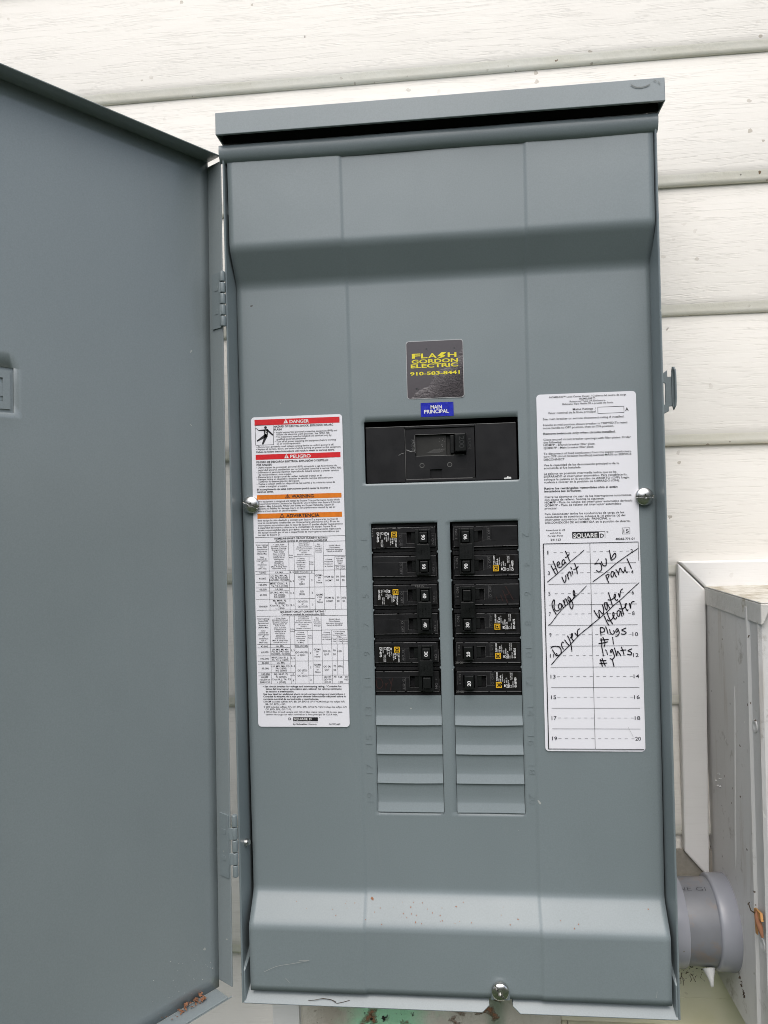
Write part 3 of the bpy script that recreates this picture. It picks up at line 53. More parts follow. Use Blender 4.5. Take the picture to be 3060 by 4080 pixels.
    'S': [(0.85, [(85.0, -39.4), (86.6, -42.7), (88.7, -46.7)]), (0.85, [(86.8, -35.4), (88.5, -39.8), (90.5, -45.5)]), (0.85, [(87.0, -42.5), (88.8, -41.8)]), (0.85, [(90.6, -39.1), (91.9, -38.5), (92.0, -36.8), (91.2, -36.1), (90.2, -37.5), (90.4, -39.9), (91.8, -40.8), (93.6, -40.6), (94.4, -39.4)]), (0.85, [(96.6, -35.0), (95.5, -34.4), (94.4, -36.0), (94.5, -38.6), (95.7, -38.5), (96.6, -36.6), (96.5, -36.1), (97.8, -37.4)]), (0.85, [(97.4, -27.2), (99.0, -30.7), (100.8, -35.8)]), (0.85, [(97.3, -32.5), (99.2, -31.6), (100.7, -29.3)]), (0.85, [(93.9, -49.3), (95.1, -52.5), (96.1, -53.9), (97.1, -52.2), (97.3, -50.1), (97.0, -47.9)]), (0.85, [(98.2, -47.0), (99.0, -49.1), (99.8, -51.6)]), (0.85, [(99.0, -48.6), (99.3, -46.0), (100.4, -44.9), (101.3, -45.8), (101.7, -48.7)]), (0.85, [(102.6, -44.5), (103.3, -47.6)]), (0.85, [(101.6, -40.9), (102.6, -43.1)]), (0.85, [(104.9, -37.8), (106.2, -41.7), (107.1, -46.8)]), (0.85, [(104.0, -42.9), (106.3, -42.2), (108.0, -40.2)]), (0.6, [(81.6, -53.3), (90.1, -46.4), (100.6, -36.9), (109.4, -29.8), (113.2, -26.4)]), (0.45, [(125.3, -34.2), (123.7, -36.5), (122.0, -38.5)]), (0.85, [(121.8, -38.6), (124.2, -38.1), (126.3, -38.2), (127.3, -40.2), (127.4, -43.2), (126.1, -44.9), (124.8, -45.5), (123.0, -43.9)]), (0.85, [(127.4, -36.7), (128.4, -39.4), (130.0, -40.4), (131.2, -39.9), (131.5, -37.6), (131.4, -34.6), (130.7, -34.4)]), (0.85, [(134.2, -27.2), (135.0, -31.1), (135.5, -35.2), (137.5, -34.7), (139.5, -32.6), (139.4, -30.4), (138.5, -29.8), (136.8, -32.2), (135.7, -34.4)]), (0.85, [(130.8, -48.7), (131.9, -52.0), (133.2, -55.0)]), (0.85, [(131.1, -48.4), (132.7, -47.5), (133.5, -48.2), (132.6, -50.4), (132.1, -51.4)]), (0.85, [(137.3, -45.6), (135.9, -45.3), (135.1, -47.7), (135.8, -50.0), (137.0, -49.1), (137.9, -46.1), (138.8, -48.8), (139.8, -50.1)]), (0.85, [(139.3, -43.8), (140.7, -45.6), (141.7, -48.3)]), (0.85, [(141.7, -46.4), (142.5, -42.9), (143.3, -42.9), (144.4, -45.1), (145.4, -46.4)]), (0.85, [(145.4, -46.4), (146.7, -44.1), (146.9, -41.4), (147.1, -44.4), (148.4, -46.3), (148.9, -45.6)]), (0.85, [(148.8, -34.6), (150.5, -38.6), (152.3, -43.0)]), (0.65, [(119.9, -53.7), (130.9, -45.8), (139.8, -38.4), (148.5, -32.2), (158.4, -25.9)]), (0.85, [(88.2, -81.0), (86.0, -77.2), (85.0, -73.1), (85.4, -70.5), (86.7, -68.7), (87.1, -70.5), (86.6, -74.4), (87.3, -77.3), (88.8, -78.3), (90.9, -77.7)]), (0.85, [(93.0, -72.6), (91.3, -72.0), (90.3, -74.2), (90.9, -76.5), (91.9, -76.9), (93.0, -74.7), (93.0, -72.4), (94.0, -74.7), (94.7, -75.9)]), (0.85, [(94.4, -69.2), (95.4, -71.6), (96.2, -74.1)]), (0.85, [(95.7, -71.6), (96.0, -68.3), (97.0, -68.5), (97.9, -71.1), (98.7, -71.9)]), (0.85, [(98.8, -66.0), (98.5, -68.3), (99.2, -70.1), (100.3, -69.6), (100.1, -67.3), (99.3, -66.7)]), (0.85, [(100.1, -67.3), (101.3, -69.4), (102.5, -72.3), (102.5, -74.8), (101.6, -76.8), (100.4, -75.3), (99.9, -73.3), (100.2, -71.2), (102.3, -69.1)]), (0.85, [(102.3, -69.1), (103.7, -66.6), (104.4, -63.4), (103.6, -60.7), (103.1, -62.6), (103.7, -65.5), (105.2, -65.3)]), (0.6, [(81.3, -90.6), (83.9, -88.7), (89.2, -81.7), (94.5, -75.8), (102.1, -69.1), (108.9, -62.7), (114.5, -57.1)]), (0.85, [(120.2, -78.3), (122.0, -81.8), (124.6, -84.7), (124.2, -78.1), (127.3, -81.4), (128.2, -78.9), (128.0, -75.9), (127.1, -73.5)]), (0.85, [(131.3, -71.9), (129.1, -71.9), (129.0, -73.5), (129.8, -76.8), (130.8, -78.0), (131.3, -75.7), (131.0, -72.2), (132.3, -74.6), (133.8, -77.1)]), (0.85, [(132.6, -63.4), (134.0, -68.1), (135.7, -74.8)]), (0.85, [(132.1, -69.3), (134.5, -69.6), (136.7, -68.0)]), (0.85, [(136.7, -68.0), (138.2, -67.1), (138.5, -65.1), (137.7, -64.8), (137.2, -66.8), (138.2, -69.0), (139.5, -70.1), (140.2, -69.0)]), (0.85, [(140.9, -64.2), (141.9, -67.2), (142.3, -63.9), (143.2, -61.2), (144.7, -60.2)]), (0.85, [(128.7, -83.4), (130.6, -88.2), (132.5, -91.6)]), (0.85, [(130.9, -80.1), (133.0, -85.8), (135.6, -90.3)]), (0.85, [(131.0, -86.3), (132.2, -87.3), (133.8, -87.1), (135.7, -85.0)]), (0.85, [(135.7, -85.0), (136.8, -82.6), (136.6, -80.3), (135.8, -80.7), (135.9, -83.4), (137.3, -85.8), (138.6, -85.3), (138.9, -84.1)]), (0.85, [(141.4, -79.1), (140.4, -78.5), (139.3, -80.4), (139.7, -82.9), (141.0, -83.4), (141.9, -80.2), (142.6, -79.1), (142.9, -81.8), (143.5, -83.9)]), (0.85, [(141.6, -70.4), (143.1, -75.1), (144.9, -82.8)]), (0.85, [(141.2, -77.1), (144.1, -77.2), (145.5, -76.2)]), (0.85, [(145.5, -76.2), (146.6, -74.8), (147.3, -72.8), (146.3, -73.5), (146.5, -76.2), (147.8, -78.9), (148.6, -77.8)]), (0.85, [(149.8, -72.7), (150.7, -77.0), (150.9, -73.8), (151.9, -71.6), (153.9, -71.0)]), (0.65, [(116.4, -91.3), (117.8, -90.4), (124.5, -85.1), (131.1, -79.5), (136.5, -74.4), (143.5, -68.6), (148.4, -64.0), (158.3, -55.1)]), (0.85, [(83.0, -110.2), (84.9, -108.9), (87.7, -108.7), (90.3, -109.5), (91.6, -111.8), (91.4, -114.7), (89.9, -116.2), (87.5, -116.8)]), (0.85, [(84.3, -111.8), (85.8, -114.4), (87.5, -116.8), (88.1, -115.7), (87.5, -114.7)]), (0.85, [(93.8, -105.4), (92.7, -105.3), (92.1, -107.7), (93.1, -110.5), (94.0, -111.2)]), (0.85, [(94.9, -103.4), (96.8, -106.2), (98.4, -108.0)]), (0.85, [(97.4, -99.9), (99.1, -103.6), (100.2, -108.3), (100.7, -113.3)]), (0.85, [(99.7, -101.5), (101.1, -101.0), (101.6, -98.4), (100.8, -98.1), (100.5, -100.2), (101.2, -102.6), (102.4, -104.1)]), (0.85, [(103.6, -97.5), (106.1, -100.3), (105.7, -97.4), (106.2, -94.8), (107.8, -93.8)]), (0.7, [(83.2, -124.3), (90.9, -115.7), (98.8, -108.0), (106.1, -100.3), (111.8, -95.4), (118.5, -90.3)]), (0.85, [(125.1, -93.0), (125.1, -96.4), (125.5, -99.9)]), (0.85, [(125.1, -93.4), (126.7, -93.0), (128.4, -94.3), (128.3, -96.2), (126.6, -97.0), (125.4, -96.7)]), (0.85, [(129.5, -92.4), (130.7, -95.4), (131.4, -98.5)]), (0.85, [(132.8, -94.8), (133.3, -97.3), (134.8, -98.8), (136.4, -98.1), (136.6, -96.8), (135.8, -95.6)]), (0.85, [(140.0, -94.6), (138.9, -94.1), (137.9, -95.7), (138.3, -97.1), (139.4, -96.3), (139.8, -94.9), (140.7, -97.4), (140.1, -99.3), (138.5, -100.5), (137.4, -100.3)]), (0.85, [(146.3, -93.6), (144.5, -94.4), (142.8, -95.4), (144.9, -96.3), (146.4, -97.4), (145.7, -98.6), (143.8, -98.9), (142.2, -98.5)]), (0.85, [(125.4, -102.4), (125.9, -106.2), (125.8, -109.2), (126.5, -113.3), (127.0, -117.3)]), (0.85, [(126.9, -101.3), (128.3, -104.3), (128.5, -106.8), (127.8, -109.6)]), (0.85, [(124.9, -103.6), (128.3, -103.4), (131.8, -103.1)]), (0.85, [(123.5, -106.6), (127.5, -106.1), (131.1, -105.1)]), (0.85, [(135.1, -101.5), (135.7, -107.5)]), (0.85, [(129.9, -113.6), (130.5, -116.3)]), (0.85, [(128.8, -112.1), (129.7, -112.7)]), (0.85, [(135.0, -112.2), (134.0, -111.7), (133.0, -113.0), (133.4, -114.3), (134.7, -112.8), (135.5, -115.0), (136.2, -117.4), (135.6, -119.0), (134.0, -120.2), (132.4, -119.3)]), (0.85, [(136.4, -110.6), (137.3, -113.9), (138.0, -117.3), (138.9, -113.3), (140.2, -115.0), (141.7, -117.4)]), (0.85, [(142.2, -109.8), (143.4, -113.1), (144.2, -116.4)]), (0.85, [(141.6, -112.7), (144.0, -112.4), (146.1, -112.3)]), (0.85, [(150.7, -111.4), (149.0, -112.1), (147.5, -113.0), (149.2, -113.7), (150.5, -114.8), (150.2, -116.1), (148.6, -116.4), (146.8, -115.8)]), (0.85, [(125.9, -119.4), (127.0, -122.5), (128.5, -126.0)]), (0.85, [(124.3, -120.4), (125.2, -123.3), (125.9, -126.3)]), (0.85, [(124.2, -121.0), (126.3, -121.3), (129.2, -121.2)]), (0.85, [(123.8, -123.6), (127.0, -123.6), (129.9, -123.3)]), (0.85, [(134.4, -120.6), (135.0, -123.6), (135.7, -126.6)])]},
  'mid': {
    't': [('F', -30.5, -23.1, 144.8, 3.96, 'y', 2), ('L', -22.6, -16.8, 144.7, 3.96, 'y', 2), ('A', -16.3, -8.7, 144.6, 3.96, 'y', 2), ('H', 0.9, 8.5, 144.7, 3.96, 'y', 2), ('GORDON', -30.9, 9.7, 140.3, 3.15, 'y', 2), ('ELECTRIC', -31.7, 9.8, 136.3, 3.15, 'y', 2), ('910-583-8441', -32.4, 11.1, 129.8, 2.79, 'y', 2), ('MAIN', -15.2, -5.3, 99.9, 3.06, 'w', 1), ('PRINCIPAL', -20.9, 0.6, 96.0, 3.06, 'w', 1)],
    'bolt': [(0.1, 149.2), (-4.4, 149.2), (-8.4, 145.8), (-5.0, 145.8), (-9.2, 143.3), (-2.3, 145.0), (-1.0, 146.6), (-3.6, 146.5)]}}

# ------------------------------------------------------------------ materials
class NT:
    def __init__(s, name):
        s.m = bpy.data.materials.new(name); s.m.use_nodes = True; s.t = s.m.node_tree; s.b = s.t.nodes['Principled BSDF']
    def n(s, kind, **kw):
        nd = s.t.nodes.new(kind)
        for k, v in kw.items(): setattr(nd, k, v)
        return nd
    def l(s, a, b): s.t.links.new(a, b)
    def pos(s, sc=(1, 1, 1), rot=(0, 0, 0)):
        g = s.n('ShaderNodeNewGeometry'); mp = s.n('ShaderNodeMapping'); s.l(g.outputs['Position'], mp.inputs[0])
        mp.inputs['Scale'].default_value = sc; mp.inputs['Rotation'].default_value = rot; return mp.outputs[0]
    def noise(s, vec, scale=1, detail=4, rough=.55, dist=0):
        nd = s.n('ShaderNodeTexNoise'); s.l(vec, nd.inputs['Vector']); nd.inputs['Scale'].default_value = scale
        nd.inputs['Detail'].default_value = detail; nd.inputs['Roughness'].default_value = rough; nd.inputs['Distortion'].default_value = dist
        return nd.outputs[0]
    def ramp(s, f, stops):
        r = s.n('ShaderNodeValToRGB'); s.l(f, r.inputs[0]); e = r.color_ramp.elements
        while len(e) < len(stops): e.new(.5)
        for i, (p, c) in enumerate(stops):
            e[i].position = p; e[i].color = (c, c, c, 1) if not hasattr(c, '__len__') else (*c, 1)
        return r.outputs[0]
    def mix(s, f, a, b, mode='MIX'):
        m = s.n('ShaderNodeMix', data_type='RGBA', blend_type=mode)
        for i, v in ((0, f), (6, a), (7, b)):
            if isinstance(v, (int, float)): m.inputs[i].default_value = v
            elif isinstance(v, tuple): m.inputs[i].default_value = (*v, 1)
            else: s.l(v, m.inputs[i])
        return m.outputs[2]
    def math(s, op, a, b=0.0):
        m = s.n('ShaderNodeMath', operation=op)
        for i, v in ((0, a), (1, b)):
            if isinstance(v, (int, float)): m.inputs[i].default_value = v
            else: s.l(v, m.inputs[i])
        return m.outputs[0]
    def specks(s, scale, size, amount, seedscale=1.0):
        v = s.n('ShaderNodeTexVoronoi'); nn = s.n('ShaderNodeTexNoise'); s.l(s.pos(), nn.inputs['Vector']); nn.inputs['Scale'].default_value = scale*2.2
        vm = s.n('ShaderNodeVectorMath', operation='MULTIPLY_ADD'); s.l(nn.outputs['Color'], vm.inputs[0]); vm.inputs[1].default_value = (.5/scale,)*3; s.l(s.pos(), vm.inputs[2]); s.l(vm.outputs[0], v.inputs['Vector']); v.inputs['Scale'].default_value = scale
        d = s.math('LESS_THAN', v.outputs['Distance'], size)
        sp = s.n('ShaderNodeSeparateColor'); s.l(v.outputs['Color'], sp.inputs[0])
        return s.math('MULTIPLY', d, s.math('LESS_THAN', sp.outputs[0], amount))
    def bump(s, h, strength, dist, prev=None):
        b = s.n('ShaderNodeBump'); b.inputs['Strength'].default_value = strength; b.inputs['Distance'].default_value = dist
        s.l(h, b.inputs['Height'])
        if prev is not None: s.l(prev, b.inputs['Normal'])
        return b.outputs[0]
    def out(s, col=None, rough=None, normal=None, **kw):
        for key, v in (('Base Color', col), ('Roughness', rough), ('Normal', normal)):
            if v is None: continue
            i = s.b.inputs[key]
            if isinstance(v, tuple): i.default_value = (*v, 1)
            elif isinstance(v, (int, float)): i.default_value = v
            else: s.l(v, i)
        for k, v in kw.items(): s.b.inputs[k.replace('_', ' ')].default_value = v
        return s.m

def paint_mat(name, base, rough=.42, light_specks=True, dust=.5, coat=.38, cr=.24):
    t = NT(name); b = base
    lo = t.ramp(t.noise(t.pos((6, 6, 3)), 1, 4), [(.3, tuple(x*.94 for x in b)), (.7, tuple(x*1.05 for x in b))])
    fine = t.ramp(t.noise(t.pos(), 900, 2), [(.3, .95), (.7, 1.05)])
    c = t.mix(1.0, lo, fine, 'MULTIPLY')
    if light_specks:
        c = t.mix(t.math('MULTIPLY', t.specks(55, .055, .10), .7), c, (.50, .50, .47))
        c = t.mix(t.math('MULTIPLY', t.specks(30, .03, .09), .8), c, (.04, .035, .03))
    # pale dusty film low on the panel and scuffs
    sc = t.ramp(t.noise(t.pos((14, 14, 3), (0, .5, 0)), 1, 8, .7, 1.5), [(.62, 0.0), (.74, dust*.25)])
    c = t.mix(sc, c, (.36, .37, .35))
    r = t.ramp(t.noise(t.pos((9, 9, 5)), 1, 5), [(.3, rough-.05), (.75, rough+.09)])
    n = t.bump(t.noise(t.pos(), 700, 2), .035, .0005)
    n = t.bump(t.noise(t.pos((4, 4, 4)), 1, 2), .25, .002, n)
    return t.out(c, r, n, Coat_Weight=coat, Coat_Roughness=cr)
PAINT = paint_mat('grey_enclosure_paint', (.190, .228, .240))
PAINT_IN = paint_mat('grey_door_inner_paint', (.222, .257, .266), .40, coat=.9, cr=.17)
def plain(name, c, rough=.5, metallic=0, **kw):
    t = NT(name); f = t.ramp(t.noise(t.pos(), 260, 3), [(.3, tuple(x*.9 for x in c)), (.7, tuple(min(1, x*1.08) for x in c))])
    return t.out(f, rough, None, Metallic=metallic, **kw)
def plastic(name, c, rough=.42):
    t = NT(name)
    f = t.ramp(t.noise(t.pos((30, 30, 30)), 1, 5), [(.35, tuple(x*.8 for x in c)), (.7, tuple(x*1.25 for x in c))])
    d = t.ramp(t.noise(t.pos((60, 60, 220)), 1, 8, .75), [(.64, 0.0), (.85, .16)])
    f = t.mix(d, f, (.12, .115, .11))
    r = t.ramp(t.noise(t.pos(), 90, 4), [(.3, rough-.08), (.7, rough+.12)])
    return t.out(f, r, t.bump(t.noise(t.pos(), 1500, 2), .12, .0002), Specular_IOR_Level=.28)
BLACK = plastic('black_breaker_plastic', (.0105, .0105, .0115))
BLACK2 = plastic('black_handle_plastic', (.008, .009, .009), .36)
DARK = plain('interior_shade', (.008, .008, .009), .8)  # near-black put in as the shade inside slots, holes and hollows
def paper():
    t = NT('white_label_stock'); return t.out(t.ramp(t.noise(t.pos((8, 8, 8)), 1, 4), [(.3, (.81, .81, .86)), (.7, (.84, .84, .885))]), .32)
PAPER = paper()
INK = plain('black_ink', (.012, .012, .016), .5)
GREY_INK = plain('grey_ink', (.05, .05, .06), .5)
WHITE_INK = plain('white_ink', (.78, .78, .78), .45)
FADED = plain('faded_grey_marking', (.13, .13, .125), .5)
YELLOW = plain('yellow_ink', (.78, .68, .03), .4)
GOLD = plain('amber_ink', (.80, .47, .02), .45)
RED = plain('red_ink', (.66, .012, .018), .4)
ORANGE = plain('orange_ink', (.74, .20, .012), .4)
MARKER = plain('black_marker', (.010, .008, .014), .38)
REDMARK = plain('dark_red_marker', (.030, .010, .009), .45)
def steel():
    t = NT('zinc_screw')
    n = t.bump(t.noise(t.pos((400, 400, 400)), 1, 4), .12, .0003)
    return t.out(t.ramp(t.noise(t.pos(), 500, 4), [(.3, (.50, .50, .48)), (.7, (.72, .71, .69))]), .26, n, Metallic=1.0)
STEEL = steel()
def sticker_dark():
    t = NT('dark_glossy_sticker')
    # bubbled film towards the lower right corner
    g = t.n('ShaderNodeNewGeometry'); sx = t.n('ShaderNodeSeparateXYZ'); t.l(g.outputs['Position'], sx.inputs[0])
    f = t.math('SUBTRACT', sx.outputs[0], sx.outputs[2])
    m = t.n('ShaderNodeMapRange'); t.l(t.math('ADD', f, t.math('MULTIPLY', t.noise(t.pos((60, 60, 60)), 1, 4), .03)), m.inputs[0])
    m.inputs[1].default_value = -1.622; m.inputs[2].default_value = -1.600
    h = t.math('MULTIPLY', t.noise(t.pos((240, 240, 420), (0, .5, 0)), 1, 6, .7, 1.2), m.outputs[0])
    n = t.bump(h, 1.0, .004)
    return t.out(t.mix(t.specks(120, .12, .2), (.060, .048, .052), (.012, .010, .010)), .2, n, Coat_Weight=.5, Coat_Roughness=.12)
STICKER = sticker_dark()
def blue():
    t = NT('blue_sticker'); n = t.bump(t.noise(t.pos((200, 200, 90)), 1, 5), .5, .0008)
    return t.out(t.ramp(t.noise(t.pos((160, 160, 160)), 1, 4), [(.35, (.004, .010, .30)), (.7, (.008, .020, .50))]), .28, n)
BLUE = blue()
BLACK_LABEL = plain('black_label_film', (.006, .005, .005), .3)

def siding_mat(name, base, dirt, grain=1.0, green=0.0):
    t = NT(name)
    warp = t.noise(t.pos((5, 5, 5)), 1, 3)
    va = t.n('ShaderNodeVectorMath', operation='MULTIPLY_ADD')
    t.l(warp, va.inputs[0]); va.inputs[1].default_value = (0, 0, 2.4); t.l(t.pos((9, 9, 250)), va.inputs[2])
    n1 = t.noise(va.outputs[0], 1, 3.5, .6)
    line = t.ramp(t.math('ABSOLUTE', t.math('SUBTRACT', n1, .5)), [(0.0, 1.0), (.026, 0.0)])
    mask = t.ramp(t.noise(t.pos((11, 11, 60)), 1, 3), [(.30, 0.05), (.60, 1.0)])
    line = t.math('MULTIPLY', line, mask)
    fine = t.noise(t.pos((30, 30, 520)), 1, 3, .6)
    c = t.ramp(t.noise(t.pos((3, 3, 9)), 1, 5), [(.3, tuple(x*.95 for x in base)), (.7, base)])
    c = t.mix(t.math('MULTIPLY', line, .26*grain), c, (.42, .40, .35))
    if green: c = t.mix(t.ramp(t.noise(t.pos((12, 12, 9)), 1, 6), [(.35, 0.0), (.65, green)]), c, (.52, .50, .24))
    pt = t.ramp(t.noise(t.pos((6, 6, 14)), 1, 3), [(.5, 0.0), (.62, 1.0)])
    c = t.mix(t.math('MULTIPLY', t.math('MULTIPLY', t.specks(95, .20, .16), pt), dirt), c, (.24, .19, .12))
    c = t.mix(t.math('MULTIPLY', t.specks(38, .045, .3), dirt), c, (.10, .08, .05))
    h = t.math('SUBTRACT', t.math('MULTIPLY', fine, .35), line)
    n = t.bump(h, .5*grain, .0005)
    n = t.bump(t.noise(t.pos((60, 60, 60)), 1, 5), .12, .002, n)
    return t.out(c, t.ramp(fine, [(.3, .42), (.7, .6)]), n)
SIDING = siding_mat('cream_woodgrain_siding', (.79, .762, .705), .55, .66)
def dirty_lip():
    t = NT('cream_siding_drip_edge'); base = (.76, .74, .66)
    c = t.ramp(t.noise(t.pos((20, 20, 60)), 1, 6), [(.3, (.80, .775, .67)), (.6, (.86, .84, .76))])
    cl = t.ramp(t.noise(t.pos((14, 14, 14)), 1, 5, .6), [(.46, 0.0), (.62, 1.0)])
    c = t.mix(t.math('MULTIPLY', t.specks(150, .26, .30), cl), c, (.22, .15, .09))
    c = t.mix(t.math('MULTIPLY', t.specks(70, .16, .16), cl), c, (.06, .05, .04))
    return t.out(c, .55, t.bump(t.noise(t.pos((150, 150, 150)), 1, 5), .3, .001))
LIP = dirty_lip()
TRIM = siding_mat('off_white_painted_trim', (.83, .82, .80), .25, .25)
ALGAE = siding_mat('cream_board_with_algae', (.80, .77, .62), .25, .12, .5)
def weathered():
    t = NT('peeling_weathered_board')
    g = t.n('ShaderNodeNewGeometry'); sx = t.n('ShaderNodeSeparateXYZ'); t.l(g.outputs['Position'], sx.inputs[0])
    c = t.ramp(t.noise(t.pos((12, 12, 4)), 1, 6, .6), [(.3, (.50, .45, .37)), (.55, (.68, .64, .56)), (.8, (.76, .72, .65))])
    gm = t.ramp(t.math('ADD', t.math('ABSOLUTE', t.math('ADD', sx.outputs[0], .075)), t.math('MULTIPLY', t.noise(t.pos((40, 40, 40)), 1, 4), .06)), [(.05, 1.0), (.085, 0.0)])
    gm2 = t.ramp(t.math('ADD', t.math('ABSOLUTE', t.math('SUBTRACT', sx.outputs[0], .031)), t.math('MULTIPLY', t.noise(t.pos((60, 60, 12)), 1, 4), .02)), [(.014, .7), (.022, 0.0)])
    c = t.mix(gm, c, (.42, .80, .52)); c = t.mix(gm2, c, (.17, .26, .17))
    mud = t.ramp(t.noise(t.pos((26, 26, 30)), 1, 7, .65), [(.54, 0.0), (.60, 1.0)])
    c = t.mix(mud, c, (.36, .18, .10))
    sp = t.ramp(t.noise(t.pos((170, 170, 150)), 1, 5, .6), [(.60, 0.0), (.64, 1.0)])
    c = t.mix(t.math('MULTIPLY', sp, gm), c, (.02, .02, .015))
    n = t.bump(t.noise(t.pos((90, 90, 50)), 1, 7, .7), .8, .003)
    n = t.bump(mud, .8, .004, n)
    return t.out(c, .8, n)
WEATHERED = weathered()
def meter_mat():
    t = NT('dirty_light_grey_enamel')
    c = t.ramp(t.noise(t.pos((7, 7, 3)), 1, 6, .6), [(.3, (.60, .59, .575)), (.7, (.70, .69, .675))])
    st = t.ramp(t.noise(t.pos((60, 60, 7)), 1, 6, .65), [(.56, 0.0), (.74, .5)])
    c = t.mix(st, c, (.32, .25, .17))
    bl = t.ramp(t.noise(t.pos((22, 22, 22)), 1, 8, .75), [(.58, 0.0), (.68, .7)])
    c = t.mix(bl, c, (.22, .19, .15))
    c = t.mix(t.specks(80, .09, .3), c, (.10, .07, .05)); c = t.mix(t.specks(50, .07, .15), c, (.75, .74, .7))
    n = t.bump(t.noise(t.pos((40, 40, 40)), 1, 7, .7), .3, .002)
    return t.out(c, .45, n)
METER = meter_mat()
def lid_mat():
    t = NT('stained_white_lid')
    c = t.ramp(t.noise(t.pos((70, 70, 70)), 1, 7, .7), [(.3, (.34, .30, .22)), (.42, (.60, .585, .55)), (.8, (.66, .65, .62))])
    g = t.n('ShaderNodeNewGeometry'); sx = t.n('ShaderNodeSeparateXYZ'); t.l(g.outputs['Normal'], sx.inputs[0])
    top = t.ramp(sx.outputs[2], [(.6, 0.0), (.9, 1.0)])
    c = t.mix(top, c, t.ramp(t.noise(t.pos((75, 75, 75)), 1, 7, .7), [(.36, (.36, .31, .22)), (.56, (.62, .59, .52))]))
    return t.out(c, .55, t.bump(t.noise(t.pos((120, 120, 120)), 1, 5, .6), .5, .0015))
LID = lid_mat()
def pvc():
    t = NT('grey_pvc')
    c = t.ramp(t.noise(t.pos((18, 18, 18)), 1, 5), [(.3, (.17, .178, .195)), (.7, (.235, .245, .265))])
    d = t.ramp(t.noise(t.pos((45, 45, 45)), 1, 8, .7), [(.54, 0.0), (.68, .6)])
    c = t.mix(d, c, (.26, .19, .14)); c = t.mix(t.specks(110, .12, .12), c, (.75, .75, .72))
    return t.out(c, .38, t.bump(t.noise(t.pos((90, 90, 90)), 1, 4), .12, .001))
PVC = pvc()
def pvc2():
    t = NT('pale_grey_pvc'); c = t.ramp(t.noise(t.pos((14, 14, 14)), 1, 4), [(.3, (.27, .28, .315)), (.7, (.33, .34, .375))])
    c = t.mix(t.specks(120, .1, .1), c, (.2, .18, .16)); return t.out(c, .26, t.bump(t.noise(t.pos((60, 60, 60)), 1, 3), .08, .001))
PVC2 = pvc2()
CAULK = plain('white_caulk', (.66, .67, .66), .3)
MUD = plain('dried_brown_mud', (.26, .12, .065), .95)
WING = plain('rusty_orange_wing', (.48, .24, .08), .8)
HAIR = plain('dark_brown_fibre', (.05, .035, .02), .8)
def grass_mat():
    t = NT('lawn_green')
    c = t.ramp(t.noise(t.pos((3, 3, 3)), 1, 8, .7), [(.3, (.020, .036, .011)), (.7, (.055, .080, .028))])
    return t.out(c, .9, t.bump(t.noise(t.pos((60, 60, 60)), 1, 6), .8, .03))
GRASS = grass_mat()

